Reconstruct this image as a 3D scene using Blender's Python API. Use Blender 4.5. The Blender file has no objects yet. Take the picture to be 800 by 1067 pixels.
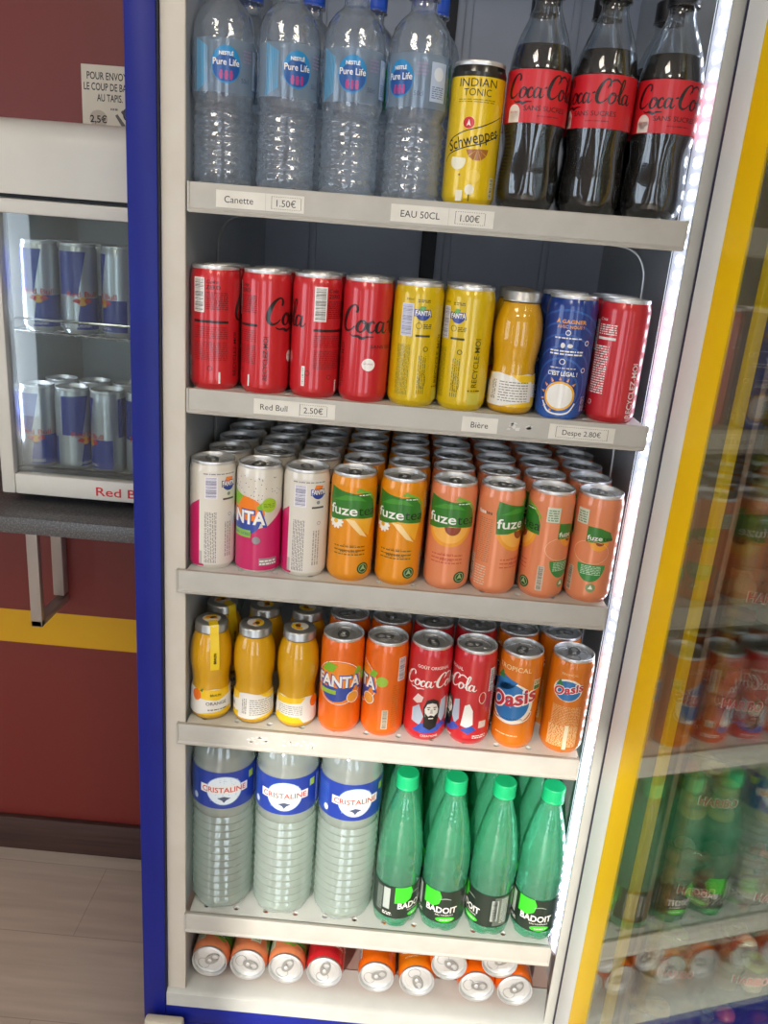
import bpy, bmesh, math, random
from mathutils import Vector, Matrix, Euler
from mathutils.geometry import tessellate_polygon
PI = math.pi
random.seed(7)
S = bpy.context.scene
C = S.collection

# ------------------------------------------------------------------ camera
FLOOR = 1.289                                   # height of the survey origin above the floor
F_PX = 855.9
PITCH, YAW, ROLL = 0.3240, -0.0173, 0.0812
CAM = Vector((-0.0128, -0.9144, 0.1177 + FLOOR))
cp, sp, cyw, syw = math.cos(PITCH), math.sin(PITCH), math.cos(YAW), math.sin(YAW)
fw = Vector((syw*cp, cyw*cp, -sp)); rt = Vector((cyw, -syw, 0)); up = rt.cross(fw)
c_, s_ = math.cos(ROLL), math.sin(ROLL)
RT = c_*rt + s_*up; UP = -s_*rt + c_*up
cam_data = bpy.data.cameras.new('camera'); cam = bpy.data.objects.new('camera', cam_data); C.objects.link(cam)
cam.matrix_world = Matrix(((RT.x, UP.x, -fw.x, CAM.x), (RT.y, UP.y, -fw.y, CAM.y), (RT.z, UP.z, -fw.z, CAM.z), (0, 0, 0, 1)))
cam_data.sensor_fit = 'VERTICAL'; cam_data.sensor_height = 24.0
cam_data.lens = F_PX*24.0/1067.0
cam_data.clip_start = 0.02
S.camera = cam
def at(px, py, Y):                              # survey helper: the point seen at a photo position, at real depth Y
    d = fw + RT*((px-400)/F_PX) - UP*((py-533.5)/F_PX)
    return CAM + d*((Y-CAM.y)/d.y)

# ------------------------------------------------------------------ world, sun, exposure
S.view_settings.view_transform = 'Standard'; S.view_settings.look = 'None'
S.view_settings.gamma = 1.0; S.view_settings.use_curve_mapping = False
S.view_settings.exposure = 0.0
S.cycles.max_bounces = 12; S.cycles.transparent_max_bounces = 40; S.cycles.transmission_bounces = 12
S.cycles.caustics_reflective = False; S.cycles.sample_clamp_indirect = 6.0
W = bpy.data.worlds.new('world'); S.world = W; W.use_nodes = True
W.node_tree.nodes['Background'].inputs[0].default_value = (0.78, 0.88, 1.0, 1)
W.node_tree.nodes['Background'].inputs[1].default_value = 4.2
sd = bpy.data.lights.new('sun', 'SUN'); sd.energy = 4.6; sd.angle = 0.02; sd.color = (1.0, 0.94, 0.84)
sun = bpy.data.objects.new('sun', sd); C.objects.link(sun)
sun.rotation_euler = Vector((0.20, 0.86, -0.36)).to_track_quat('-Z', 'Y').to_euler()
def area(name, loc, sx, sy, power, col, rot=(0, 0, 0)):
    l = bpy.data.lights.new(name, 'AREA'); l.shape = 'RECTANGLE'; l.size = sx; l.size_y = sy; l.energy = power; l.color = col
    o = bpy.data.objects.new(name, l); C.objects.link(o); o.location = loc; o.rotation_euler = rot
    return o
LAMPS = [(-0.9, -1.5), (0.9, -1.5), (-0.9, -2.6), (0.9, -2.6)]
for lx, ly in LAMPS:
    area('ceiling_lamp_light', (lx, ly, 2.66), 0.55, 0.55, 11, (1.0, 0.92, 0.80))

# ------------------------------------------------------------------ materials
def lin(h):
    h = h.lstrip('#'); v = [int(h[i:i+2], 16)/255 for i in (0, 2, 4)]
    return tuple(x/12.92 if x <= 0.04045 else ((x+0.055)/1.055)**2.4 for x in v) + (1,)
MATS = {}
def M(name, col='#808080', rough=0.5, metal=0.0, coat=0.0, emit=None, spec=0.5, sub=0.0):
    if name in MATS: return MATS[name]
    m = bpy.data.materials.new(name); m.use_nodes = True
    b = m.node_tree.nodes['Principled BSDF']
    b.inputs['Base Color'].default_value = lin(col); b.inputs['Roughness'].default_value = rough
    b.inputs['Metallic'].default_value = metal; b.inputs['Coat Weight'].default_value = coat
    b.inputs['Coat Roughness'].default_value = 0.08
    b.inputs['Specular IOR Level'].default_value = spec
    if emit:
        b.inputs['Emission Color'].default_value = lin(emit[0]); b.inputs['Emission Strength'].default_value = emit[1]
    MATS[name] = m
    return m
def ink(col, rough=0.32):                       # printing on cans, bottles and paper
    return M('ink_' + col.lstrip('#'), col, rough, 0.0, 0.35)
def can_paint(col):
    return M('can_paint_' + col.lstrip('#'), col, 0.28, 0.1, 0.6)
def nodes(m):
    nt = m.node_tree; return nt, nt.nodes, nt.links, nt.nodes['Principled BSDF']
def noise_mat(name, c1, c2, scale, rough, detail=4, bump=0.0, stretch=(1, 1, 1), metal=0.0, lo=0.35, hi=0.65):
    if name in MATS: return MATS[name]
    m = M(name, c1, rough, metal); nt, N, L, b = nodes(m)
    tc = N.new('ShaderNodeTexCoord'); mp = N.new('ShaderNodeMapping'); mp.inputs['Scale'].default_value = stretch
    ns = N.new('ShaderNodeTexNoise'); ns.inputs['Scale'].default_value = scale; ns.inputs['Detail'].default_value = detail
    rp = N.new('ShaderNodeValToRGB'); rp.color_ramp.elements[0].color = lin(c1); rp.color_ramp.elements[1].color = lin(c2)
    rp.color_ramp.elements[0].position = lo; rp.color_ramp.elements[1].position = hi
    L.new(tc.outputs['Object'], mp.inputs[0]); L.new(mp.outputs[0], ns.inputs[0]); L.new(ns.outputs[0], rp.inputs[0]); L.new(rp.outputs[0], b.inputs['Base Color'])
    if bump:
        bp = N.new('ShaderNodeBump'); bp.inputs['Strength'].default_value = bump; bp.inputs['Distance'].default_value = 0.002
        L.new(ns.outputs[0], bp.inputs['Height']); L.new(bp.outputs[0], b.inputs['Normal'])
    return m
def thin_clear(name, tint, base=0.05, power=4.0, gloss_rough=0.02, glass=0.0, ior=1.33, haze=0.0, haze_col='#ffffff', gain=0.9, bump=0.0, bscale=70):
    """thin clear sheet or shell: see-through, with reflection rising towards grazing angles"""
    if name in MATS: return MATS[name]
    m = bpy.data.materials.new(name); m.use_nodes = True; nt = m.node_tree; N = nt.nodes; L = nt.links
    for n in list(N):
        if n.type != 'OUTPUT_MATERIAL': N.remove(n)
    out = [n for n in N if n.type == 'OUTPUT_MATERIAL'][0]
    bmp = None
    if bump:
        tc = N.new('ShaderNodeTexCoord'); ns = N.new('ShaderNodeTexNoise'); ns.inputs['Scale'].default_value = bscale; ns.inputs['Detail'].default_value = 2
        bmp = N.new('ShaderNodeBump'); bmp.inputs['Strength'].default_value = bump; bmp.inputs['Distance'].default_value = 0.003
        L.new(tc.outputs['Object'], ns.inputs[0]); L.new(ns.outputs[0], bmp.inputs['Height'])
    tr = N.new('ShaderNodeBsdfTransparent'); tr.inputs[0].default_value = lin(tint)
    cur = tr.outputs[0]
    if glass:
        g = N.new('ShaderNodeBsdfGlass'); g.inputs['Color'].default_value = lin(tint); g.inputs['IOR'].default_value = ior; g.inputs['Roughness'].default_value = 0.03
        if bmp: L.new(bmp.outputs[0], g.inputs['Normal'])
        mx = N.new('ShaderNodeMixShader'); mx.inputs[0].default_value = glass
        L.new(cur, mx.inputs[1]); L.new(g.outputs[0], mx.inputs[2]); cur = mx.outputs[0]
    if haze:
        d = N.new('ShaderNodeBsdfDiffuse'); d.inputs[0].default_value = lin(haze_col)
        t = N.new('ShaderNodeBsdfTranslucent'); t.inputs[0].default_value = lin(haze_col)
        a = N.new('ShaderNodeMixShader'); a.inputs[0].default_value = 0.5
        L.new(d.outputs[0], a.inputs[1]); L.new(t.outputs[0], a.inputs[2])
        mx = N.new('ShaderNodeMixShader'); mx.inputs[0].default_value = haze
        L.new(cur, mx.inputs[1]); L.new(a.outputs[0], mx.inputs[2]); cur = mx.outputs[0]
    lw = N.new('ShaderNodeLayerWeight'); lw.inputs[0].default_value = 0.5
    pw = N.new('ShaderNodeMath'); pw.operation = 'POWER'; pw.inputs[1].default_value = power
    ml = N.new('ShaderNodeMath'); ml.operation = 'MULTIPLY_ADD'; ml.inputs[1].default_value = gain; ml.inputs[2].default_value = base; ml.use_clamp = True
    gl = N.new('ShaderNodeBsdfGlossy'); gl.inputs['Roughness'].default_value = gloss_rough
    if bmp: L.new(bmp.outputs[0], gl.inputs['Normal'])
    mx = N.new('ShaderNodeMixShader')
    L.new(lw.outputs['Facing'], pw.inputs[0]); L.new(pw.outputs[0], ml.inputs[0]); L.new(ml.outputs[0], mx.inputs[0])
    L.new(cur, mx.inputs[1]); L.new(gl.outputs[0], mx.inputs[2]); L.new(mx.outputs[0], out.inputs[0])
    MATS[name] = m
    return m

ALU = M('aluminium', '#dfe0e0', 0.4, 0.82)
ALU_DULL = M('brushed_steel', '#b5b6b6', 0.4, 1.0)
RAIL = noise_mat('rail_plastic', '#b3b0a8', '#bab7af', 30, 0.42)
CREAM = noise_mat('cream_plastic', '#c9c2b6', '#cfc9be', 14, 0.45)
GREY_FRAME = noise_mat('grey_plastic', '#b4b4ad', '#bbbbb4', 14, 0.45)
WHITE_METAL = noise_mat('white_shelf_enamel', '#cdd0cc', '#d6d8d4', 20, 0.35)
BLUE = noise_mat('blue_enamel', '#101c78', '#132084', 6, 0.4)
LINER = noise_mat('liner_side_plastic', '#b3b8bc', '#bcc0c3', 10, 0.4)
LINER_BACK = noise_mat('liner_back_slate', '#b4b9c6', '#bbc0cc', 8, 0.4)
for _m in (BLUE,): _m.node_tree.nodes['Principled BSDF'].inputs['Specular IOR Level'].default_value = 0.28
DARK = M('dark_gap', '#0d0d14', 0.6)
YELLOW = noise_mat('yellow_enamel', '#fccb00', '#ffd208', 8, 0.35)
PAPER = noise_mat('paper_label', '#dcd9cf', '#e4e1d8', 40, 0.7)
BLACK_INK = ink('#1a1a1c', 0.6)
PET = thin_clear('clear_bottle_plastic', '#f0f6fc', 0.10, 2.4, 0.04, glass=0.5, ior=1.33, haze=0.2, haze_col='#dbe8f6', bump=0.4, bscale=80)
PET_STILL = thin_clear('clear_water_plastic', '#e9f8f0', 0.10, 2.4, 0.04, glass=0.45, ior=1.33, haze=0.42, haze_col='#f4fef8', bump=0.22, bscale=50)
PET_GREEN = thin_clear('green_bottle_plastic', '#c2f5e0', 0.09, 2.6, 0.04, glass=0.35, ior=1.25, haze=0.30, haze_col='#7df2c6', bump=0.4, bscale=60)
PET_COLA = thin_clear('clear_cola_plastic', '#e8eef2', 0.07, 3.0, 0.04, glass=0.0, haze=0.03)
COLA = M('cola_liquid', '#0c0504', 0.12, 0.0, 0.6)
JUICE = M('orange_juice', '#dcb00e', 0.35, 0.0, 0.25)
JAR_GLASS = thin_clear('juice_bottle_glass', '#fff6e0', 0.05, 3.5, 0.02)
PANE = thin_clear('door_glass', '#f3f7f4', 0.035, 3.0, 0.01, gain=0.78)
PANE_MINI = thin_clear('mini_door_glass', '#eef3f2', 0.06, 4.0, 0.02, haze=0.06, haze_col='#cfd8da')
ACRYLIC = thin_clear('clear_acrylic', '#eef0ec', 0.05, 3.0, 0.03, haze=0.03, haze_col='#d8d4cc')
LED = M('led_light', '#ffffff', 0.4, emit=('#e9f1ff', 10.0))
LED_STRIP = M('led_diffuser', '#eef3ff', 0.4, emit=('#dfe9ff', 0.45))

# ------------------------------------------------------------------ mesh helpers
class MB:
    """collects shapes into one mesh"""
    def __init__(s): s.v = []; s.f = []; s.m = []; s.mats = []
    def mi(s, m):
        if m not in s.mats: s.mats.append(m)
        return s.mats.index(m)
    def add(s, vs, fs, m):
        o = len(s.v); k = s.mi(m); s.v += [tuple(v) for v in vs]
        for f in fs: s.f.append([i+o for i in f]); s.m.append(k)
    def box(s, x0, x1, y0, y1, z0, z1, m, bev=0.0, seg=2):
        bm = bmesh.new(); bmesh.ops.create_cube(bm, size=1)
        for v in bm.verts: v.co = Vector((x0+(v.co.x+.5)*(x1-x0), y0+(v.co.y+.5)*(y1-y0), z0+(v.co.z+.5)*(z1-z0)))
        if bev: bmesh.ops.bevel(bm, geom=bm.edges[:], offset=bev, segments=seg, profile=0.5, affect='EDGES')
        s.bm(bm, m)
    def bm(s, bm, m, xf=None):
        bm.verts.index_update()
        s.add([(xf @ v.co) if xf else v.co for v in bm.verts], [[v.index for v in f.verts] for f in bm.faces], m); bm.free()
    def lathe(s, prof, m, seg=40, rfun=None, cap0=False, cap1=False, xf=None):
        vs = []; fs = []
        for (r, z) in prof:
            for i in range(seg):
                a = 2*PI*i/seg; rr = r*(rfun(z, a) if rfun else 1)
                p = Vector((rr*math.sin(a), -rr*math.cos(a), z)); vs.append(xf @ p if xf else p)
        for j in range(len(prof)-1):
            for i in range(seg):
                k = (i+1) % seg
                fs.append([j*seg+i, j*seg+k, (j+1)*seg+k, (j+1)*seg+i])
        if cap0: fs.append([i for i in range(seg)][::-1])
        if cap1: fs.append([(len(prof)-1)*seg+i for i in range(seg)])
        s.add(vs, fs, m)
    def tube(s, pts, r, m, n=8, close=False):
        pts = [Vector(p) for p in pts]; vs = []; fs = []; K = len(pts); prev = None
        for i, p in enumerate(pts):
            a = pts[(i-1) % K] if (close or i > 0) else p; b = pts[(i+1) % K] if (close or i < K-1) else p
            t = (b-a).normalized()
            if prev is None: nx = t.orthogonal().normalized()
            else: nx = (prev - t*prev.dot(t)).normalized()
            prev = nx; ny = t.cross(nx)
            for k in range(n):
                q = 2*PI*k/n; vs.append(p + nx*(r*math.cos(q)) + ny*(r*math.sin(q)))
        for i in range(K if close else K-1):
            j = (i+1) % K
            for k in range(n): l = (k+1) % n; fs.append([i*n+k, i*n+l, j*n+l, j*n+k])
        if not close:
            fs.append(list(range(n))[::-1]); fs.append([(K-1)*n+k for k in range(n)])
        s.add(vs, fs, m)
    def prism(s, poly, axis, a, b, m):
        """poly: 2-D outline; axis 'x': outline is (y,z); 'y': (x,z); 'z': (x,y)"""
        n = len(poly)
        def P(p, t): return {'x': (t, p[0], p[1]), 'y': (p[0], t, p[1]), 'z': (p[0], p[1], t)}[axis]
        bm = bmesh.new(); A = [bm.verts.new(P(p, a)) for p in poly]; B = [bm.verts.new(P(p, b)) for p in poly]
        bm.faces.new(A); bm.faces.new(B[::-1])
        for i in range(n): bm.faces.new((A[i], B[i], B[(i+1) % n], A[(i+1) % n]))
        bmesh.ops.recalc_face_normals(bm, faces=bm.faces[:]); s.bm(bm, m)
    def mesh(s, name, sharp=40):
        me = bpy.data.meshes.new(name); me.from_pydata(s.v, [], s.f)
        for m in s.mats: me.materials.append(m)
        me.polygons.foreach_set('material_index', s.m)
        me.polygons.foreach_set('use_smooth', [True]*len(s.f))
        me.update(); me.set_sharp_from_angle(angle=math.radians(sharp))
        return me
    def obj(s, name, parent=None, sharp=40):
        return link(name, s.mesh(name, sharp), parent)
def link(name, me, parent=None):
    o = bpy.data.objects.new(name, me); C.objects.link(o)
    if parent: o.parent = parent
    return o
def thing(name, label, cat, loc=(0, 0, 0), group=None, rotz=0.0):
    o = bpy.data.objects.new(name, None); C.objects.link(o); o.empty_display_size = 0.02
    o.location = loc; o.rotation_euler = (0, 0, rotz); o['label'] = label; o['category'] = cat
    if group: o['group'] = group
    return o
def tag(o, label, cat, group=None):
    o['label'] = label; o['category'] = cat
    if group: o['group'] = group
    return o
def struct(o): o['kind'] = 'structure'; return o

# ------------------------------------------------------------------ flat artwork (millimetres), laid on a surface later
_TXT = {}
def text_mesh(s, off=0.0, shear=0.0):
    k = (s, off, shear)
    if k in _TXT: return _TXT[k]
    cu = bpy.data.curves.new('t', 'FONT'); cu.body = s; cu.size = 1.0; cu.offset = off; cu.shear = shear; cu.resolution_u = 3; cu.fill_mode = 'FRONT'
    o = bpy.data.objects.new('t', cu); C.objects.link(o)
    dg = bpy.context.evaluated_depsgraph_get(); me = bpy.data.meshes.new_from_object(o.evaluated_get(dg))
    vs = [(v.co.x, v.co.y) for v in me.vertices]; fs = [list(p.vertices) for p in me.polygons]
    bpy.data.objects.remove(o); bpy.data.curves.remove(cu); bpy.data.meshes.remove(me)
    _TXT[k] = (vs, fs); return _TXT[k]
def catmull(pts, n=6):
    out = []; P = [pts[0]] + list(pts) + [pts[-1]]
    for i in range(1, len(P)-2):
        for k in range(n):
            t = k/n
            out.append(tuple(0.5*((2*b) + (c-a)*t + (2*a-5*b+4*c-d)*t*t + (3*b-a-3*c+d)*t**3) for a, b, c, d in zip(P[i-1], P[i], P[i+1], P[i+2])))
    out.append(tuple(pts[-1])); return out
class Art:
    def __init__(s): s.it = []
    def raw(s, vs, fs, m, layer):
        ff = []
        for f in fs:
            ar = sum(vs[f[i]][0]*vs[f[(i+1) % len(f)]][1] - vs[f[(i+1) % len(f)]][0]*vs[f[i]][1] for i in range(len(f)))
            if abs(ar) > 1e-9: ff.append(f if ar > 0 else f[::-1])
        s.it.append((vs, ff, m, layer)); return s
    def poly(s, pts, m, layer=1):
        pts = [tuple(p) for p in pts]
        return s.raw(pts, [list(t) for t in tessellate_polygon([[Vector((p[0], p[1], 0)) for p in pts]])], m, layer)
    def rect(s, u0, u1, v0, v1, m, layer=1): return s.raw([(u0, v0), (u1, v0), (u1, v1), (u0, v1)], [[0, 1, 2, 3]], m, layer)
    def ell(s, u, v, a, b, m, layer=1, rot=0, n=28, a0=0, a1=360):
        ps = []
        for i in range(n + (0 if a1-a0 == 360 else 1)):
            t = math.radians(a0 + (a1-a0)*i/n); x, y = a*math.cos(t), b*math.sin(t)
            ps.append((u + x*math.cos(rot)-y*math.sin(rot), v + x*math.sin(rot)+y*math.cos(rot)))
        return s.poly(ps, m, layer)
    def ring(s, u, v, a, b, w, m, layer=1, n=32):
        vs = []; fs = []
        for i in range(n):
            t = 2*PI*i/n; vs += [(u+a*math.cos(t), v+b*math.sin(t)), (u+(a-w)*math.cos(t), v+(b-w)*math.sin(t))]
        for i in range(n): j = (i+1) % n; fs.append([2*i, 2*j, 2*j+1, 2*i+1])
        return s.raw(vs, fs, m, layer)
    def stroke(s, pts, m, layer=1, n=6, sc=1, ou=0, ov=0, fat=0):
        """pts (u, v, width), a smooth ribbon"""
        q = catmull(pts, n) if n else pts; q = [(ou+p[0]*sc, ov+p[1]*sc, max(p[2], 0.005)*sc+fat) for p in q]
        vs = []; fs = []
        for i, p in enumerate(q):
            a = q[max(i-1, 0)]; b = q[min(i+1, len(q)-1)]; dx, dy = b[0]-a[0], b[1]-a[1]; l = math.hypot(dx, dy) or 1
            nx, ny = -dy/l*p[2]/2, dx/l*p[2]/2; vs += [(p[0]+nx, p[1]+ny), (p[0]-nx, p[1]-ny)]
        for i in range(len(q)-1): fs.append([2*i, 2*i+1, 2*i+3, 2*i+2])
        return s.raw(vs, fs, m, layer)
    def text(s, t, u, v, h, m, layer=2, w=None, rot=0, off=0.0, shear=0.0, align='c'):
        """cap height h, centred at u, v (middle)"""
        vs, fs = text_mesh(t, off, shear)
        x0 = min(p[0] for p in vs); x1 = max(p[0] for p in vs); y0 = 0.0; y1 = 0.73
        k = h/(y1-y0); kx = (w/(x1-x0)) if w else k
        cx = {'c': (x0+x1)/2, 'l': x0, 'r': x1}[align]; c, sn = math.cos(rot), math.sin(rot)
        vv = []
        for p in vs:
            a, b = (p[0]-cx)*kx, (p[1]-(y0+y1)/2)*k
            vv.append((u+a*c-b*sn, v+a*sn+b*c))
        return s.raw(vv, fs, m, layer)
    def shifted(s, other, du=0, dv=0, k=1, cu=0, cv=0):
        s.it += [([(cu+(p[0]-cu)*k+du, cv+(p[1]-cv)*k+dv) for p in vs], fs, m, l) for vs, fs, m, l in other.it]; return s
    def lines(s, u0, u1, v0, v1, n, m, layer=2, seed=1, vert=False, fill=0.5):
        """blocks of print too small to read"""
        rd = random.Random(seed)
        if vert:
            st = (u1-u0)/n
            for i in range(n):
                b = v0
                while b < v1:
                    l = rd.uniform(1.5, 6); s.rect(u0+i*st, u0+(i+fill)*st, b, min(b+l, v1), m, layer); b += l+rd.uniform(.6, 1.4)
        else:
            st = (v1-v0)/n
            for i in range(n):
                a = u0
                while a < u1:
                    l = rd.uniform(1.5, 6); s.rect(a, min(a+l, u1), v0+i*st, v0+(i+fill)*st, m, layer); a += l+rd.uniform(.6, 1.4)
        return s
    def barcode(s, u0, u1, v0, v1, ground, bar, layer=2, seed=3, vert=True):
        rd = random.Random(seed); s.rect(u0, u1, v0, v1, ground, layer)
        p = (v0 if vert else u0) + 1.2; e = (v1 if vert else u1) - 1.2
        while p < e:
            w = rd.choice((.35, .5, .8))
            if vert: s.rect(u0+1.2, u1-1.2, p, p+w, bar, layer+1)
            else: s.rect(p, p+w, v0+1.2, v1-1.2, bar, layer+1)
            p += w + rd.choice((.5, .7, 1.0))
        return s
    def wrap(s, mb, rfun, step=3.0, vstep=None, gap=0.045):
        """lay the artwork round a body of radius rfun(v) (mm)"""
        for vs, fs, m, layer in s.it:
            bm = bmesh.new(); V = [bm.verts.new((p[0], p[1], 0)) for p in vs]
            for f in fs:
                try: bm.faces.new([V[i] for i in f])
                except ValueError: pass
            u0 = min(p[0] for p in vs); u1 = max(p[0] for p in vs); k = math.floor(u0/step)+1
            while k*step < u1:
                bmesh.ops.bisect_plane(bm, geom=bm.verts[:]+bm.edges[:]+bm.faces[:], plane_co=(k*step, 0, 0), plane_no=(1, 0, 0)); k += 1
            if vstep:
                v0 = min(p[1] for p in vs); v1 = max(p[1] for p in vs); k = math.floor(v0/vstep)+1
                while k*vstep < v1:
                    bmesh.ops.bisect_plane(bm, geom=bm.verts[:]+bm.edges[:]+bm.faces[:], plane_co=(0, k*vstep, 0), plane_no=(0, 1, 0)); k += 1
            for v in bm.verts:
                r0 = rfun(v.co.y); a = v.co.x/REF_R[0]; r = r0 + gap*layer
                v.co = Vector((r*math.sin(a)/1000, -r*math.cos(a)/1000, v.co.y/1000))
            mb.bm(bm, m)
    def flat(s, mb, org, U, V, gap=0.00012, sc=0.001):
        org, U, V = Vector(org), Vector(U), Vector(V); Nn = U.cross(V)
        for vs, fs, m, layer in s.it: mb.add([org + U*(p[0]*sc) + V*(p[1]*sc) + Nn*(gap*layer) for p in vs], fs, m)
REF_R = [28.0]

# the looping script on the cola cans and bottles
_C = [(1.55, 1.72, .16), (1.64, 2.08, .2), (1.47, 2.38, .12), (1.15, 2.34, .14), (.75, 1.95, .26), (.42, 1.3, .36), (.27, .7, .36), (.36, .22, .28), (.7, .02, .17), (1.1, .18, .1), (1.42, .5, .07)]
_o = [(2.22, 1.06, .08), (1.92, .96, .18), (1.68, .5, .27), (1.76, .1, .2), (2.04, .02, .1), (2.36, .34, .2), (2.46, .8, .18), (2.22, 1.06, .08), (2.1, .9, .06), (2.45, .78, .05), (2.75, .9, .05)]
_c = [(3.15, .82, .17), (3.05, 1.04, .1), (2.78, .86, .2), (2.62, .42, .26), (2.76, .06, .17), (3.05, .1, .09), (3.38, .45, .06)]
_a = [(3.98, .9, .1), (3.66, 1.02, .12), (3.38, .58, .26), (3.42, .12, .2), (3.66, .06, .1), (3.9, .4, .07), (4.12, 1.02, .09), (4.0, .45, .24), (4.04, .1, .18), (4.28, .1, .08), (4.5, .38, .05)]
_l = [(7.3, .3, .05), (7.78, 1.2, .07), (8.04, 2.15, .12), (7.92, 2.44, .12), (7.72, 2.1, .18), (7.56, 1.0, .27), (7.56, .3, .22), (7.74, .05, .12), (8.0, .3, .06)]
_sw = [(.95, -.25, .03), (1.3, -.42, .1), (1.75, -.38, .2), (2.15, -.55, .24), (2.55, -.4, .14), (3.2, -.36, .04)]
_cur = [(6.05, 1.5, .05), (6.45, 2.15, .14), (7.0, 2.36, .17), (7.6, 1.95, .06)]
_hy = [(4.45, .98, .1), (4.78, 1.1, .17)]
def sh(p, d): return [(a+d, b, w) for a, b, w in p]
COLA_SCRIPT = [_C, _sw, _o, _c, _a, _hy, sh(_C, 4.72), sh(_o, 4.66), _l, sh(_a, 4.58), _cur]
def cola_logo(art, u0, v0, width, m, layer=3, fat=.045):
    k = width/9.1
    for st in COLA_SCRIPT: art.stroke(st, m, layer, 6, k, u0, v0, fat*k)

WHT = ink('#f2f0ea'); BLK = ink('#17120f'); RED = ink('#c8202b')
def fanta_logo(art, u, v, w, layer=3, disc=True, cols=('#2f4aa3', '#7cb928', '#f08019')):
    navy = ink(cols[0]); leaf = ink(cols[1]); oran = ink(cols[2])
    k = w/40
    if disc:
        art.ell(u+2*k, v+3*k, 17*k, 14*k, oran, layer, n=30)
        art.ell(u+1*k, v-3*k, 15*k, 13*k, navy, layer+1, n=30, a0=180, a1=360)
        art.poly([(u-18*k, v+8*k), (u-8*k, v+20*k), (u+2*k, v+17*k), (u-4*k, v+8*k)], leaf, layer+1)
        art.poly([(u+12*k, v+8*k), (u+20*k, v+16*k), (u+21*k, v+9*k), (u+17*k, v+6*k)], leaf, layer+1)
    art.text('FANTA', u, v-.6*k, 13*k, navy, layer+2, w=43*k, off=.075)
    art.text('FANTA', u, v, 11*k, WHT, layer+3, w=39*k, off=.035)

def paint_stripes(name, c1, c2): pass

# ------------------------------------------------------------------ drink cans
def can_meshes(key, paint, art, R=0.02805, H=0.1363, neck=None, ref=28.05):
    """body with its print, lid, pull tab - shared by every can of the kind"""
    R_, H_ = R, H
    body = MB(); k = R/0.02805
    prof = [(.0195, .0022), (.0215, .0006), (.0235, .0), (.0252, .0022), (.0272, .0060), (.0279, .0085), (.02805, .0115)]
    prof = [(r*k, z) for r, z in prof]
    top = [(R, H-.0150), (R*.995, H-.0125), (R*.975, H-.0095), (R*.945, H-.0062), (R*.925, H-.0042)]
    body.lathe([(0.0006, .0075), (.012*k, .0062)] + prof[:3], ALU, 40)
    body.lathe(prof[2:5], paint, 40)
    body.lathe(prof[4:] + top[:1], paint, 40); body.lathe(top, neck or paint, 40)
    REF_R[0] = R*1000
    kv = H*1000/146.0
    art.it = [([(p[0], p[1]*kv) for p in vs], fs, m, l) for vs, fs, m, l in art.it]
    art.wrap(body, lambda v: R*1000)
    bm_ = body.mesh('can_body')
    lid = MB(); t = H
    lid.lathe([(R*.925, t-.0042), (R*.935, t-.003), (R*.938, t-.0012), (R*.925, t-.0002), (R*.905, t), (R*.885, t-.0008), (R*.865, t-.0035), (R*.85, t-.0062), (R*.825, t-.0068), (R*.80, t-.0050), (R*.76, t-.0046), (R*.3, t-.0044), (.0004, t-.0044)], ALU, 40)
    ov = [(R*.33*math.cos(a), R*.40+R*.28*math.sin(a), t-.0043) for a in [2*PI*i/20 for i in range(20)]]
    lid.tube(ov, .0005, ALU_DULL, 5, True)
    lid.tube([(R*.62*math.cos(a), R*.62*math.sin(a), t-.0045) for a in [2*PI*i/28 for i in range(28)]], .0005, ALU, 5, True)
    tab = MB(); z0, z1 = t-.0036, t-.0026; n = 24
    def oval(cx, cy, a, b): return [(cx+a*math.cos(2*PI*i/n), cy+b*math.sin(2*PI*i/n)) for i in range(n)]
    o_, i_ = oval(0, -R*.16, R*.27, R*.43), oval(0, -R*.33, R*.16, R*.17)
    vs = [(x, y, z1) for x, y in o_] + [(x, y, z1) for x, y in i_] + [(x, y, z0) for x, y in o_] + [(x, y, z0) for x, y in i_]
    fs = []
    for i in range(n):
        j = (i+1) % n
        fs += [[i, j, n+j, n+i], [2*n+j, 2*n+i, 3*n+i, 3*n+j], [i, 2*n+i, 2*n+j, j], [n+j, 3*n+j, 3*n+i, n+i]]
    tab.add(vs, fs, ALU_DULL)
    tab.lathe([(R*.11, t-.0044), (R*.11, t-.0020), (R*.07, t-.0016), (.0002, t-.0016)], ALU, 14)
    return [('can_body', bm_, None), ('lid', lid.mesh('lid'), None), ('pull_tab', tab.mesh('pull_tab'), 'lid')]
def place(kind, parts, label, cat, loc, rot=0.0, group=None, matrix=None):
    if matrix is None and cat in ('can', 'water bottle', 'soda bottle', 'juice bottle'):      # the print is turned to face the shopper
        rot -= math.atan2(loc[0]-CAM.x, loc[1]-CAM.y)
    t = thing(kind, label, cat, loc, group, rot)
    if matrix is not None: t.matrix_world = matrix
    made = {}
    for nm, me, par in parts:
        made[nm] = link(nm, me, made[par] if par else t)
    return t

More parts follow.
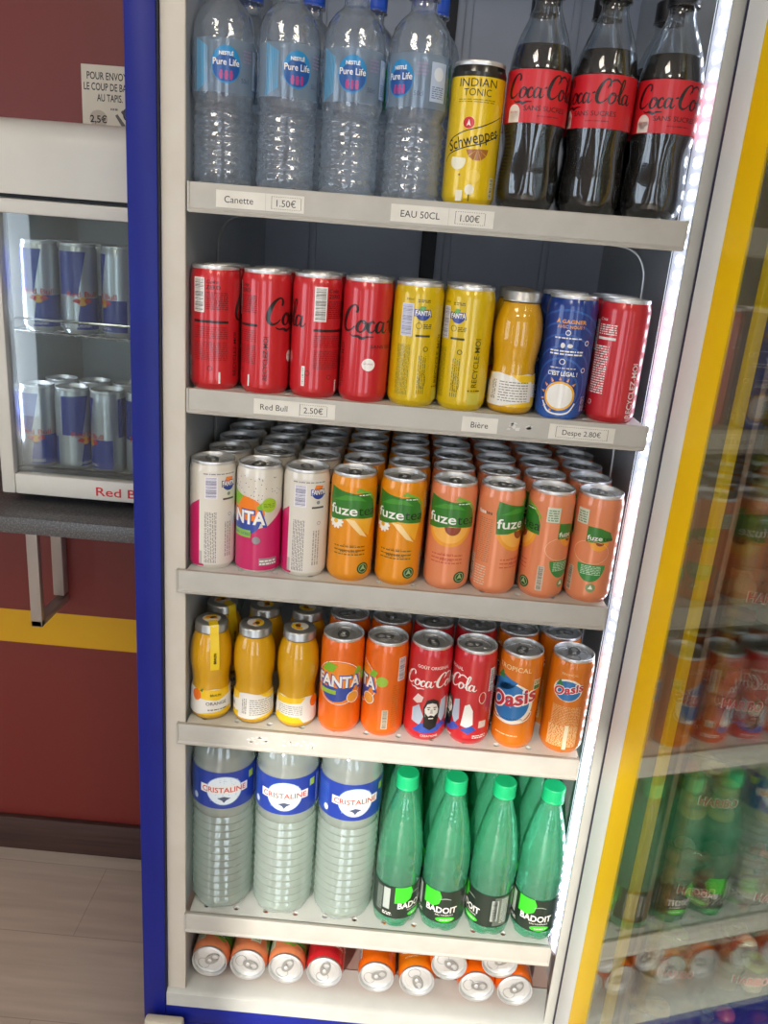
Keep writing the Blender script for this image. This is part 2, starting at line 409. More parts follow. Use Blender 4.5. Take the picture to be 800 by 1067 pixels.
# --- the print of every kind of can; u runs round the can (0 is the front), v upwards, millimetres
def art_zero():
    a = Art(); k = BLK
    cola_logo(a, -41, 84, 117, k)
    a.text('SANS SUCRES', 18, 68, 4.0, k, 3, w=42, off=.01)
    a.ell(-4, 46, 7.5, 7.5, WHT, 3); a.text('NOUVEAU', -4, 47, 1.7, RED, 4)
    a.text('RECYCLEZ-MOI', -39.5, 43, 5.6, k, 3, rot=PI/2, off=.008)
    a.barcode(85, 99, 92, 132, WHT, k)
    a.text('Coke', 108, 128, 4.6, k, 3, shear=.3, off=.01); a.text('ZERO', 109, 121.5, 4.6, k, 3, off=.02)
    dr = ink('#6e1016')
    a.lines(101, 126, 96, 117, 9, dr, 3, 5); a.rect(85, 127, 80, 83, k, 3)
    a.lines(86, 126, 62, 77, 6, dr, 3, 6, False, .35); a.lines(86, 126, 36, 59, 11, dr, 3, 7, False, .35)
    a.ring(106, 26, 3, 3, .7, k, 3); a.ring(80, 30, 3, 3, .7, k, 3); a.barcode(73, 77, 14, 38, WHT, k, seed=9)
    a.rect(116, 118, 8, 22, WHT, 3)
    return a
def art_cola():
    a = Art(); w = WHT; g = ink('#b9c6d6'); navy = ink('#3554b4'); pk = ink('#f3d8d2')
    a.text('GOÛT ORIGINAL', -2, 116, 4.6, pk, 3, w=44, off=.02)
    cola_logo(a, -41, 86, 82, w)
    a.text('RECYCLEZ-MOI', -56, 40, 8.0, w, 3, rot=PI/2, off=.012, w=66)
    a.lines(-49, -47, 20, 70, 2, w, 3, 4, True)
    # shapes behind a bearded face
    a.poly([(-27, 62), (-20, 74), (-12, 70), (-14, 62), (-20, 59)], pk, 2)
    a.poly([(-26, 50), (-17, 58), (-10, 40), (-14, 26), (-26, 30)], g, 2)
    a.poly([(12, 66), (20, 70), (22, 40), (16, 30), (10, 40)], g, 2)
    a.poly([(-24, 16), (-12, 30), (2, 24), (16, 32), (24, 26), (10, 16), (-8, 13)], navy, 3)
    a.poly([(25, 30), (28, 62), (34, 66), (39, 56), (41, 34), (34, 28)], w, 2)
    a.poly([(24, 24), (40, 32), (46, 26), (36, 18)], navy, 3)
    a.poly([(-9, 24), (-10, 40), (-11, 54), (-7, 66), (1, 69), (8, 65), (11, 53), (10, 38), (8, 24), (0, 19)], BLK, 4)
    a.poly([(-7.5, 40), (-9, 52), (-6, 60), (0, 62), (6, 60), (9, 52), (8, 40), (3, 36), (-3, 36)], ink('#e9e4dc'), 5)
    a.poly([(-8, 46), (-4, 41), (0, 43), (4, 41), (8.4, 46), (7, 31), (0, 23), (-6, 31)], BLK, 6)
    a.rect(-3.2, 3.2, 37, 38.6, ink('#e9e4dc'), 7)
    a.rect(-6.5, -2, 54.5, 55.8, BLK, 6); a.rect(2, 6.5, 54.5, 55.8, BLK, 6)
    a.ell(-4, 52, 1.5, .9, BLK, 6, n=12); a.ell(4, 52, 1.5, .9, BLK, 6, n=12)
    a.poly([(-1.2, 52), (1.0, 52), (2.2, 45.5), (-2.0, 45.5)], ink('#bdb6ac'), 6)
    a.text('CREATIONS', 0, 9.5, 3.2, w, 3)
    # back
    a.barcode(58, 66, 84, 120, w, BLK, seed=12); a.text('Coca', 74, 122, 3.6, w, 3, shear=.3)
    a.lines(69, 92, 104, 117, 5, w, 3, 8); a.rect(69, 92, 98, 101, w, 3); a.lines(66, 86, 34, 92, 20, w, 3, 14)
    a.rect(49, 60, 28, 39, ink('#d8c8c2'), 3); a.lines(42, 62, 12, 18, 2, w, 3, 4); a.ring(50, 76, 5, 9, .8, w, 3); a.ring(70, 22, 3, 3, .7, w, 3)
    return a
def art_fanta_white():
    a = Art(); pink = ink('#c81f63'); navy = ink('#2a3f95'); lime = ink('#a4c72c'); gr = ink('#8d8c90')
    a.poly([(-46, 5), (66, 5), (66, 100), (48, 88), (34, 76), (24, 67), (8, 62), (-12, 58), (-30, 66), (-46, 84)], pink, 1)
    rd = random.Random(3)
    for i in range(70): a.ell(rd.uniform(-60, 46), rd.uniform(96, 132), .6, .6, navy, 2, n=8)
    lg = Art(); fanta_logo(lg, 0, 0, 40); a.shifted(lg, -11, 78, 1.62)
    a.ell(25, 95, 9.5, 9.5, lime, 9); a.lines(18, 32, 92, 98, 3, ink('#6f8f20'), 10, 2)
    a.rect(-24, 3, 50, 60, ink('#8cc04a'), 7); a.text('SANS SUCRES', -10, 55, 4, navy, 10, w=24)
    a.ell(10, 47, 5, 5, gr, 10); a.rect(14, 38, 12, 22, ink('#9a8f92'), 3); a.lines(15, 37, 13, 21, 2, WHT, 4, 3)
    # back
    a.rect(60, 108, 8, 134, ink('#ded9cf'), 2)
    a.barcode(67, 82, 98, 127, ink('#eceaf2'), ink('#4b4a78'), 3)
    a.poly([(90, 119), (93, 127), (103, 126), (101, 119)], ink('#f08019'), 3); a.ell(97, 118, 9, 9.5, navy, 3, a0=180, a1=360); a.text('FANTA', 97, 118, 8.0, navy, 5, off=.06, w=20); a.text('FANTA', 97, 118, 6.6, WHT, 6, off=.02, w=18)
    a.lines(65, 106, 130, 133, 1, gr, 3, 2); a.ell(97, 104, 2.4, 2.4, gr, 3); a.rect(89, 105, 96, 98.5, ink('#4a484c'), 3)
    a.lines(67, 82, 10, 80, 8, ink('#6f6c70'), 3, 5, True, .45); a.ring(99, 76, 2.4, 2.4, .6, gr, 3); a.lines(92, 102, 18, 66, 3, ink('#a59a94'), 3, 6, True)
    a.rect(60, 64, 8, 26, ink('#b9b3ad'), 3)
    return a
def art_fanta_yellow():
    a = Art(); k = ink('#3a3510'); navy = ink('#2a3f95')
    fanta_logo(a, 0, 82, 46)
    a.barcode(66, 80, 84, 122, ink('#d9dbea'), ink('#6a6f8e'))
    a.poly([(84, 113), (88, 120), (94, 119), (91, 113)], ink('#5aa32c'), 3); a.ell(91, 112, 8.5, 9, navy, 3, a0=180, a1=360)
    a.text('FANTA', 91, 112, 7.4, navy, 4, w=20.5, off=.07); a.text('FANTA', 91, 112, 6, WHT, 5, w=18, off=.02)
    a.text('330ml', 75, 127, 2.6, k, 3); a.lines(84, 98, 124, 128, 2, k, 3, 3)
    a.ring(87, 97, 3.6, 3.6, .6, k, 3); a.lines(92, 102, 94, 100, 3, k, 3, 4); a.rect(84, 101, 84, 86.5, k, 3)
    a.lines(64, 80, 14, 74, 10, ink('#77711c'), 3, 5, True, .4); a.ring(97, 70, 3, 3, .9, k, 3)
    a.lines(90, 100, 16, 62, 4, ink('#77711c'), 3, 6, True, .4); a.ring(96, 32, 4, 9, .5, k, 3)
    a.text('RECYCLE-MOI', 117, 58, 6.6, k, 3, rot=PI/2, off=.008, w=58); a.lines(110, 126, 24, 27, 1, k, 3, 8); a.rect(111, 126, 8, 22, ink('#cfc24a'), 3)
    return a
def art_fuze(kind):
    a = Art(); gr = ink('#2f7a25'); dk = ink('#1c4a1a'); lt = ink('#78b33a')
    txt = ink('#7a5a10') if kind == 'mango' else ink('#c7553a')
    fr = ink('#f2a21c') if kind == 'mango' else ink('#f0a02c')
    A0 = a; a = Art()
    # fruit under the leaf
    if kind == 'mango':
        a.poly([(-28, 82), (29, 80), (24, 56), (10, 68), (-8, 78)], ink('#f4b02c'), 2)
        a.poly([(-8, 80), (4, 78), (22, 54), (12, 58)], ink('#f8d79a'), 3)
        for i in range(11):
            t = 2*PI*i/11; a.ell(-20+6.5*math.cos(t), 74+6.0*math.sin(t), 4.6, 2.3, WHT, 4, rot=t, n=10)
        a.ell(-20, 74, 3.2, 3.0, ink('#e8b21a'), 6, n=12)
    else:
        a.ell(0, 84, 29, 31, fr, 2, a0=180, a1=360); a.ell(0, 84, 25, 26, ink('#f6b552'), 3, a0=190, a1=350)
        a.ell(4, 80, 10, 11, ink('#8e3a1c'), 4, a0=180, a1=360)
    a.poly([(-29, 76), (-31, 104), (-29, 120), (-14, 116), (4, 113), (18, 115), (28, 104), (32, 92), (32, 79), (16, 80), (0, 81), (-14, 77)], gr, 5)
    a.poly([(-26, 102), (-8, 111), (8, 110), (18, 103), (4, 105)], ink('#45952d'), 6)
    a.poly([(3, 116), (8, 121), (23, 115), (32, 104), (33, 95), (28, 106), (18, 114)], lt, 6); a.lines(8, 24, 111, 113.5, 1, WHT, 7, 3)
    a.text('fuze', -11, 91, 13.4, WHT, 8, w=36, off=.014); a.text('tea', 20, 91, 13.4, ink('#16210f'), 8, w=24)
    A0.shifted(a, 0, 8); a = A0
    a.lines(-20, 20, 38, 54, 3, txt, 3, 6, False, .3)
    a.text('THÉ VERT' if kind == 'mango' else 'THÉ NOIR', 0, 51, 2.6, txt, 4); a.text('MANGUE' if kind == 'mango' else 'PÊCHE', 0, 43.5, 4.0, txt, 4, off=.02)
    a.ell(19, 19, 8, 8, dk, 3); a.poly([(15, 16), (19, 24), (23, 16), (19, 18)], ink('#9fbf8a'), 4); a.ring(19, 19, 6, 6, .8, ink('#9fbf8a'), 4)
    # left column of print
    pale = ink('#b98a5a') if kind == 'mango' else ink('#b8764e')
    a.lines(-54, -34, 44, 104, 22, pale, 3, 9, False, .4); a.text('fuze', -50, 111, 5, WHT, 4, off=.03); a.text('tea', -40, 111, 5, BLK, 4)
    a.barcode(-62, -55, 14, 50, ink('#d9c2aa'), BLK); a.lines(-52, -36, 12, 40, 8, ink('#e0cbb0'), 3, 10, False, .35)
    # back: seal, small logo, green disc
    a.rect(38, 54, 106, 126, ink('#cfd6c2'), 3); a.lines(40, 52, 108, 124, 5, ink('#6f8f63'), 4, 3)
    a.poly([(55, 84), (55, 105), (70, 104), (83, 99), (88, 88), (70, 84)], gr, 3); a.ell(71, 86, 12, 13, fr, 2, a0=180, a1=360); a.ell(72, 84, 5, 4, ink('#8e3a1c'), 3, a0=180, a1=360)
    a.text('fuze', 65, 90.5, 6.6, WHT, 5, w=18, off=.012); a.text('tea', 81, 90.5, 6.6, ink('#16210f'), 5, w=12.5, off=.005)
    a.ring(63, 70, 22, 16, .5, ink('#f0c8a8'), 3); a.ell(66, 54, 17, 24, ink('#2f8a3c'), 3, a0=180, a1=360); a.lines(54, 78, 40, 53, 6, ink('#bfe0c0'), 4, 4)
    a.ell(69, 22, 6, 6, ink('#7f9a62'), 3); a.poly([(66, 20), (69, 26), (72, 20)], WHT, 4); a.barcode(36, 44, 12, 46, ink('#cdbca4'), BLK, seed=21)
    return a
def art_fanta_orange():
    a = Art(); w = WHT
    lg = Art()
    lg.ring(0, 80, 25, 26, .7, w, 2); lg.ell(0, 80, 23.5, 24.5, ink('#f28a1e'), 2)
    fanta_logo(lg, 0, 82, 48, disc=False)
    lg.poly([(-20, 92), (-12, 103), (-2, 101), (-6, 92)], ink('#7cb928'), 4); lg.poly([(15, 90), (20, 99), (25, 96), (23, 90)], ink('#7cb928'), 4)
    lg.ell(-2, 74, 17, 17, ink('#2f4aa3'), 4, a0=180, a1=360); lg.ell(16, 63, 7, 7, ink('#f6a63c'), 5); lg.ring(16, 63, 7, 7, .8, w, 6)
    lg.rect(-20, -2, 66, 71, ink('#9cc43a'), 5); lg.ell(30, 86, 6, 6, ink('#9cc43a'), 4)
    a.shifted(lg, 0, 0, 1.3, 0, 80)
    a.barcode(60, 72, 88, 124, ink('#e6dfdc'), ink('#4d5368')); a.lines(54, 66, 16, 84, 20, ink('#d0620c'), 3, 5); a.barcode(42, 50, 14, 44, ink('#d8c9b0'), BLK, seed=5)
    a.text('RECYCLE-MOI', -56, 52, 5, w, 3, rot=PI/2, off=.02)
    return a
def art_oasis():
    a = Art(); w = WHT; r = ink('#c8283a'); b = ink('#1f74b8'); g = ink('#2e7d3a')
    a.text('TROPICAL', -2, 125, 7.4, ink('#f6d9a8'), 3, w=46)
    a.ell(-2, 72, 31, 32, ink('#f3ead8'), 2, rot=.3); a.ell(-4, 73, 28, 29, b, 3, rot=.3)
    a.poly([(-36, 94), (-14, 112), (6, 104), (-4, 92), (-20, 88)], b, 3)
    a.poly([(-26, 106), (-18, 118), (-11, 106)], g, 4)
    for off, m, l in ((.085, w, 5), (.026, r, 6)): a.text('Oasis', 0, 80, 22, m, l, w=68, rot=.33, off=off, shear=.25)
    a.text('BOISSON AUX FRUITS', -2, 47, 2.8, BLK, 6, w=38, rot=.12); a.stroke([(-27, 44, .8), (0, 41, 2.6), (23, 48, 1.4), (29, 60, 1.0), (20, 56, .6)], w, 4)
    a.rect(27, 40, 94, 110, ink('#d8d2b0'), 3); a.rect(28, 39, 95, 101, g, 4); a.lines(28, 39, 103, 109, 3, g, 4, 3)
    a.lines(-18, 14, 21, 24, 1, ink('#f6d9a8'), 3, 4)
    # back
    a.text('TROPICAL', 88, 124, 3.4, ink('#f6d9a8'), 3)
    a.ell(88, 100, 19, 17, ink('#f3ead8'), 2); a.ell(88, 99, 17, 15, b, 3); a.poly([(72, 106), (77, 115), (83, 106)], g, 4)
    for off, m, l in ((.085, w, 5), (.026, r, 6)): a.text('Oasis', 89, 102, 12.5, m, l, w=39, rot=.3, off=off, shear=.25)
    a.lines(72, 110, 44, 76, 14, ink('#f0c488'), 3, 6, False, .4); a.lines(70, 110, 12, 44, 16, ink('#f6d9a0'), 3, 7, False, .55); a.rect(92, 97, 8, 46, ink('#efe2c4'), 4)
    return a
def art_schweppes():
    a = Art(); k = BLK
    a.rect(-88, 88, 131, 134.5, k, 2)
    a.text('INDIAN', 0, 124, 8.4, k, 3, w=40); a.text('TONIC', 0, 114.5, 7.4, k, 3, w=29)
    a.lines(-20, 20, 104.5, 109, 2, ink('#7a5c08'), 3, 4, False, .35)
    a.stroke([(-32, 44, .7), (-26, 52, 1.1), (-8, 59, 1.2), (12, 65, 1.2), (32, 76, .7)], k, 3)
    a.stroke([(-30, 59, .6), (-24, 68, 1.1), (-8, 76, 1.2), (8, 81, 1.2), (32, 93, .8)], k, 3)
    a.text('Schweppes', 0, 69.0, 12.4, k, 4, w=58, rot=.30, shear=.12, off=.008)
    a.ell(-6, 84, 6, 6, ink('#d2232a'), 4); a.ring(-6, 84, 6.5, 6.5, .6, ink('#f5d46a'), 4); a.poly([(-8.4, 80.5), (-6, 87.5), (-3.6, 80.5), (-6, 82)], WHT, 5)
    for i in range(5):
        t = math.radians(185+36*i); a.poly([(6, 58), (6+12*math.cos(t), 58+12*math.sin(t)), (6+12*math.cos(t+.56), 58+12*math.sin(t+.56))], ink('#a8662c'), 3)
    a.ell(-14, 45, 8.5, 9, ink('#f1ecd2'), 3, a0=150, a1=380); a.ell(4, 30, 7, 7, ink('#f3d24a'), 2)
    a.ell(1, 16, 5, 5.5, ink('#ece6cf'), 3); a.rect(.3, 1.7, 4, 11, ink('#5d4a10'), 3); a.rect(-13, -6, 3.5, 15, ink('#ece6cf'), 3); a.ell(-11, 31, 1.2, 1, ink('#8a3a10'), 3)
    a.barcode(24, 31, 8, 30, ink('#e6dcae'), BLK); a.lines(36, 60, 20, 100, 22, ink('#8a6c10'), 3, 6)
    return a
def art_blue():
    a = Art(); l = ink('#2a5cb0'); o = ink('#f0a63a'); w = WHT
    for i, r in enumerate((18, 26, 34, 42, 50, 58, 66)): a.ring(-2, 28+i*6, r*.9, r, 2.4, l, 2)
    a.text('À GAGNER', 2, 116, 4.4, o, 4, w=34, off=.03); a.text('AVEC NOUS !', 2, 110, 3.6, o, 4, w=30, off=.02)
    a.lines(-14, 16, 96, 99, 1, w, 4, 3); a.ring(0, 103, 3, 3, .8, w, 4); a.ell(-4, 88, 2.4, 3.2, w, 4); a.ell(4, 88, 3, 2.4, w, 4); a.lines(-18, 20, 77, 84, 2, w, 4, 5)
    a.ring(-2, 69, 3.4, 3.4, .8, w, 4); a.lines(-15, 14, 61, 63, 1, w, 4, 6); a.text("C'EST LÉGAL !", 0, 55, 5, w, 4, w=34, off=.03); a.ring(24, 60, 3, 3, .8, w, 4); a.ring(24, 92, 3, 3, .8, w, 4)
    a.ell(0, 28, 17.5, 17.5, ink('#f2b21c'), 4); a.ell(0, 28, 15, 15, w, 5)
    for i in range(9): t = math.radians(40+i*25); a.poly([(19*math.cos(t), 28+19*math.sin(t)), (24*math.cos(t+.06), 28+24*math.sin(t+.06)), (19*math.cos(t+.16), 28+19*math.sin(t+.16))], o, 4)
    a.stroke([(-19, 20, 1.5), (-12, 9, 2), (0, 6, 2), (12, 9, 2), (19, 20, 1.5)], w, 4)
    a.barcode(28, 36, 10, 28, ink('#c8cede'), BLK); a.lines(30, 44, 40, 120, 6, l, 3, 6, True)
    return a
def art_energy():
    """silver and blue quarters with red lettering"""
    a = Art(); b = ink('#22379c'); r = ink('#c8202b'); y = ink('#e9a92a')
    for u in (0, 81):
        a.poly([(u-36, 64), (u-6, 64), (u+6, 133), (u-36, 133)], b, 1)
        a.poly([(u-9, 8), (u+36, 8), (u+36, 60), (u-2, 60)], b, 1)
        a.text('Red Bull', u, 66, 9.4, r, 5, w=44, off=.014)
        a.ell(u, 54, 7, 7, y, 3, n=20); a.poly([(u-14, 54), (u-9, 60), (u-2, 56), (u-5, 50)], r, 4); a.poly([(u+14, 54), (u+9, 60), (u+2, 56), (u+5, 50)], r, 4)
        a.lines(u-12, u+12, 12, 17, 2, WHT, 3, 4)
    return a
CAN = {
 'zero': can_meshes('zero', can_paint('#c9232a'), art_zero()),
 'cola': can_meshes('cola', can_paint('#cd232c'), art_cola()),
 'fwhite': can_meshes('fwhite', can_paint('#ddd7ca'), art_fanta_white()),
 'fyellow': can_meshes('fyellow', can_paint('#d9b806'), art_fanta_yellow()),
 'mango': can_meshes('mango', can_paint('#e8930a'), art_fuze('mango')),
 'peach': can_meshes('peach', can_paint('#e58a5c'), art_fuze('peach')),
 'forange': can_meshes('forange', can_paint('#ea6a0c'), art_fanta_orange()),
 'oasis': can_meshes('oasis', can_paint('#e07a10'), art_oasis()),
 'schw': can_meshes('schw', can_paint('#e6c208'), art_schweppes(), neck=can_paint('#15130f')),
 'blue': can_meshes('blue', can_paint('#123a8c'), art_blue()),
 'energy': can_meshes('energy', M('can_silver', '#c9ccd0', 0.3, 0.7, 0.3), art_energy(), R=0.0258, H=0.126),
}

# ------------------------------------------------------------------ bottles
def rprof(prof):
    def f(v):
        z = v/1000
        for (r0, z0), (r1, z1) in zip(prof, prof[1:]):
            if z0 <= z <= z1 and z1 > z0: return 1000*(r0+(r1-r0)*(z-z0)/(z1-z0))
        return 1000*prof[-1][0]
    return f
def smooth_profile(pts, n=5): return [(max(p[0], .0003), p[1]) for p in catmull([(a, b) for a, b in pts], n)]
def screw_cap(r, z0, z1, m, ribs=30):
    c = MB()
    f = lambda z, a: 1 + (0.025*(1 if int(a/(2*PI)*ribs*2+.5) % 2 else 0))
    c.lathe([(r, z0), (r, z1-.0015)], m, ribs*2, f); c.lathe([(r*1.01, z1-.0015), (r*.93, z1), (.0003, z1)], m, ribs*2)
    c.lathe([(r*.98, z0-.003), (r*1.03, z0-.0025), (r*1.03, z0-.0008), (r*.99, z0)], m, 40)
    return c.mesh('screw_cap')
def water_small():
    p = [(.0006, .004), (.018, .003), (.025, .0), (.030, .003), (.0318, .008)]
    z = .011
    while z < .066: p += [(.0318, z), (.0302, z+.003), (.0302, z+.005), (.0318, z+.0075)]; z += .0085
    p += [(.0315, .070), (.0295, .074), (.0312, .079), (.0327, .082), (.0327, .132), (.0318, .135), (.0308, .145), (.0275, .155), (.021, .1635), (.0155, .168), (.0132, .171), (.0132, .179), (.0162, .18), (.0162, .1815), (.0132, .1825), (.0128, .188), (.0006, .188)]
    fl = lambda z, a: 1 + (0.018*math.cos(5*a)*math.sin(PI*(z-.068)/.014) if .068 < z < .082 else 0) + (0.02*abs(math.cos(4*a))*math.sin(PI*(z-.136)/.028) if .136 < z < .164 else 0) - (.05*max(0, math.cos(5*a)) if z < .003 else 0)
    b = MB(); b.lathe(p, PET, 48, fl)
    lab = MB(); lm = thin_clear('printed_film', '#dfeaf5', 0.05, 3.0, 0.1, haze=0.36, haze_col='#c9def0'); R = .0330
    lab.lathe([(R, .0835), (R, .1305)], lm, 48)
    a = Art(); blue = ink('#1b86c2'); dk = ink('#15529c'); pk = ink('#b0367e')
    for u0 in (0, 104):
        a.ell(u0, 108, 15, 16.5, blue, 2, n=36); a.ell(u0, 105, 13.5, 12, dk, 3, n=30)
        a.text('NESTLÉ', u0, 117.5, 3.2, WHT, 5, off=.03); a.text('Pure Life', u0, 110.3, 6.0, WHT, 5, w=27, off=.010)
        for i in (-1, 0, 1): a.ell(u0+i*5, 101.5, 1.6, 1.6, pk, 5, n=10); a.poly([(u0+i*5-1.2, 95), (u0+i*5+1.2, 95), (u0+i*5+2, 100), (u0+i*5-2, 100)], pk, 5)
    a.text('50cl', 21, 96, 4.4, ink('#46506a'), 3); a.lines(18, 30, 112, 124, 4, ink('#8f7f9c'), 3, 5); a.rect(33, 52, 90, 124, ink('#b9cbe6'), 2); a.lines(35, 50, 93, 104, 6, ink('#6a7fae'), 3, 6); a.ell(42, 114, 6, 6, ink('#dfe8f4'), 3)
    a.rect(60, 78, 88, 126, ink('#1f8a4a'), 2)
    for k in range(8): a.rect(-34+k*1.9, -33+k*1.9, 84+k, 130-k, ink('#58a9d6'), 2)
    REF_R[0] = 33.0; a.wrap(lab, lambda v: 33.0)
    return [('bottle_body', b.mesh('bottle_body'), None), ('label_band', lab.mesh('label_band'), None), ('screw_cap', screw_cap(.0152, .184, .202, M('blue_cap', '#1d4fc0', .35)), None)]
def water_large():
    p = [(.0006, .006), (.026, .004), (.034, .0), (.040, .003), (.0425, .010)]; z = .016
    while z < .165: p += [(.0432, z), (.0408, z+.004), (.0402, z+.0062), (.0434, z+.0105)]; z += .0125
    p += [(.0434, .172), (.0436, .176), (.0436, .236), (.0432, .239), (.0415, .244), (.0425, .25), (.039, .262), (.030, .278), (.018, .289), (.0145, .293), (.0145, .302), (.0006, .302)]
    fl = lambda z, a: 1 - (.012*max(0, math.cos(2*a))**6 if .014 < z < .17 else 0) - (.06*max(0, math.cos(5*a)) if z < .004 else 0)
    b = MB(); b.lathe(p, PET_STILL, 48, fl)
    lab = MB(); R = .0440; navy = M('navy_label', '#1d3a98', .35, 0, .3)
    a = Art(); REF_R[0] = 44.0; rd = random.Random(2)
    lab.lathe([(R, .178), (R, .236)], navy, 48)
    lb = ink('#3f66c0')
    for u0 in (0, 138):
        a.ell(u0, 207, 25, 23, ink('#dbe7f0'), 3, n=36); a.ring(u0, 207, 25, 23, 1.0, ink('#8fb0da'), 4)
        a.rect(u0-34, u0+34, 202, 215, ink('#e6e4e2'), 4); a.text('CRISTALINE', u0, 208.5, 8.2, ink('#c4382a'), 6, w=62, off=.015)
        a.poly([(u0-9, 195), (u0-3, 192), (u0, 188), (u0+3, 192), (u0+9, 195), (u0, 198)], ink('#44506e'), 6)
        for i in range(40): a.ell(u0+rd.uniform(-20, 20), 207+rd.uniform(-18, 18), .9, .6, ink('#a9c0e0'), 3, n=6)
    a.rect(37, 46, 217, 228, ink('#a8c832'), 4); a.rect(50, 62, 184, 232, lb, 3); a.lines(51, 61, 186, 230, 14, ink('#b9c8ea'), 4, 5); a.lines(-62, -40, 184, 230, 12, lb, 3, 7); a.ell(-44, 190, 4, 5, ink('#cfdcf2'), 4); a.rect(66, 76, 186, 200, ink('#a8c832'), 4)
    a.wrap(lab, lambda v: 44.0)
    return [('bottle_body', b.mesh('bottle_body'), None), ('label_band', lab.mesh('label_band'), None), ('screw_cap', screw_cap(.0155, .292, .3065, M('blue_cap', '#1d4fc0', .35)), None)]
def water_green():
    p = [(.0006, .006), (.018, .005), (.026, .0), (.0312, .004), (.0325, .012), (.0325, .016), (.0322, .018), (.0322, .093), (.0325, .096), (.0325, .104), (.0313, .108), (.0325, .112), (.0308, .132), (.0272, .157), (.0222, .182), (.0172, .200), (.0142, .210), (.0132, .214), (.0132, .219), (.016, .22), (.016, .2215), (.013, .223), (.013, .23), (.0006, .23)]
    fl = lambda z, a: 1 - (.10*max(0, math.cos(5*a))**2 if z < .006 else .03*max(0, math.cos(5*a))**2 if z < .016 else 0)
    b = MB(); b.lathe(p, PET_GREEN, 44, fl)
    lab = MB(); R = .0328; dk = M('dark_green_label', '#1c2b22', .4, 0, .3); lab.lathe([(R, .019), (R, .074)], dk, 44)
    a = Art(); REF_R[0] = 32.8; g = ink('#3ccf2c'); w = WHT
    for u0 in (0, 103):
        a.poly([(u0-27, 46), (u0-27, 73.5), (u0-4, 73.5), (u0, 64), (u0-3, 52), (u0-12, 46)], g, 2); a.ell(u0+8, 25, 14, 4.6, g, 2)
        a.text('BADOIT', u0+1, 42, 10.4, w, 5, w=46, off=.022); a.stroke([(u0-3, 60, 1), (u0+6, 62, 1.4), (u0+14, 60, .8)], ink('#9aa89c'), 4); a.text('EAU MINÉRALE', u0+6, 33, 2.4, w, 4, w=26); a.lines(u0, u0+18, 24, 27, 1, w, 5, 3)
    a.rect(-44, -34, 34, 70, ink('#aeb8b2'), 3); a.lines(-56, -46, 28, 70, 10, ink('#8f9c94'), 3, 4); a.rect(44, 66, 22, 71, ink('#5a665e'), 2); a.barcode(40, 50, 30, 66, ink('#aab4ae'), BLK, seed=4); a.lines(54, 66, 26, 70, 12, ink('#b9c2bc'), 3, 5)
    a.lines(-44, -30, 24, 30, 2, w, 3, 6)
    a.wrap(lab, lambda v: 32.8)
    return [('bottle_body', b.mesh('bottle_body'), None), ('label_band', lab.mesh('label_band'), None), ('screw_cap', screw_cap(.0152, .2245, .2425, M('green_cap', '#17b573', .35)), None)]
def cola_bottle():
    P = [(.0006, .004), (.016, .004), (.022, .0), (.0275, .003), (.0308, .010), (.0318, .02), (.0312, .036), (.0293, .054), (.0296, .066), (.0316, .075), (.0322, .080), (.0322, .130), (.0316, .135), (.0288, .150), (.0242, .164), (.0186, .177), (.0146, .187), (.0135, .191), (.0135, .196), (.0165, .197), (.0165, .1985), (.0133, .2), (.0133, .206), (.0006, .206)]
    fl = lambda z, a: 1 + (.022*math.cos(9*a)*math.sin(PI*(z-.008)/.066) if .008 < z < .074 else 0) - (.10*max(0, math.cos(5*a))**2 if z < .006 else 0)
    b = MB(); b.lathe(P, PET_COLA, 54, fl)
    liq = MB(); q = [(max(r-.0008, .0003), z+.0008) for r, z in P if z < .155]; liq.lathe(q + [(.0265, .1535), (.0003, .1535)], COLA, 54, fl)
    lab = MB(); R = .0327; lab.lathe([(R, .081), (R, .1295)], M('red_label', '#d01f2a', .4, 0, .25), 48)
    a = Art(); REF_R[0] = 32.7
    for u0 in (0,):
        cola_logo(a, u0-34, 103.5, 82, BLK, 2); a.text('SANS SUCRES', u0+10, 94.5, 4.6, BLK, 2, w=46, off=.01); a.lines(u0+2, u0+26, 87, 89, 1, ink('#7d1218'), 2, 4)
        a.ell(u0-24, 91, 7, 7, ink('#e8ddd2'), 2); a.rect(u0-31, u0-17, 81.5, 90.8, ink('#e8ddd2'), 2); a.text('NOUVEAU', u0-24, 91, 1.6, RED, 3)
    
    a.wrap(lab, lambda v: 32.7)
    return [('bottle_body', b.mesh('bottle_body'), None), ('cola', liq.mesh('cola'), None), ('label_band', lab.mesh('label_band'), None), ('screw_cap', screw_cap(.0152, .2005, .2185, M('black_cap', '#15151a', .35)), None)]
JP = [(.0006, .003), (.015, .003), (.0208, .0), (.0242, .002), (.0262, .006), (.0266, .012), (.0258, .036), (.0247, .047), (.0244, .054), (.0254, .064), (.0271, .075), (.0278, .086), (.0274, .097), (.0259, .107), (.0234, .1155), (.0208, .1215), (.0199, .1235), (.0196, .126), (.0003, .126)]
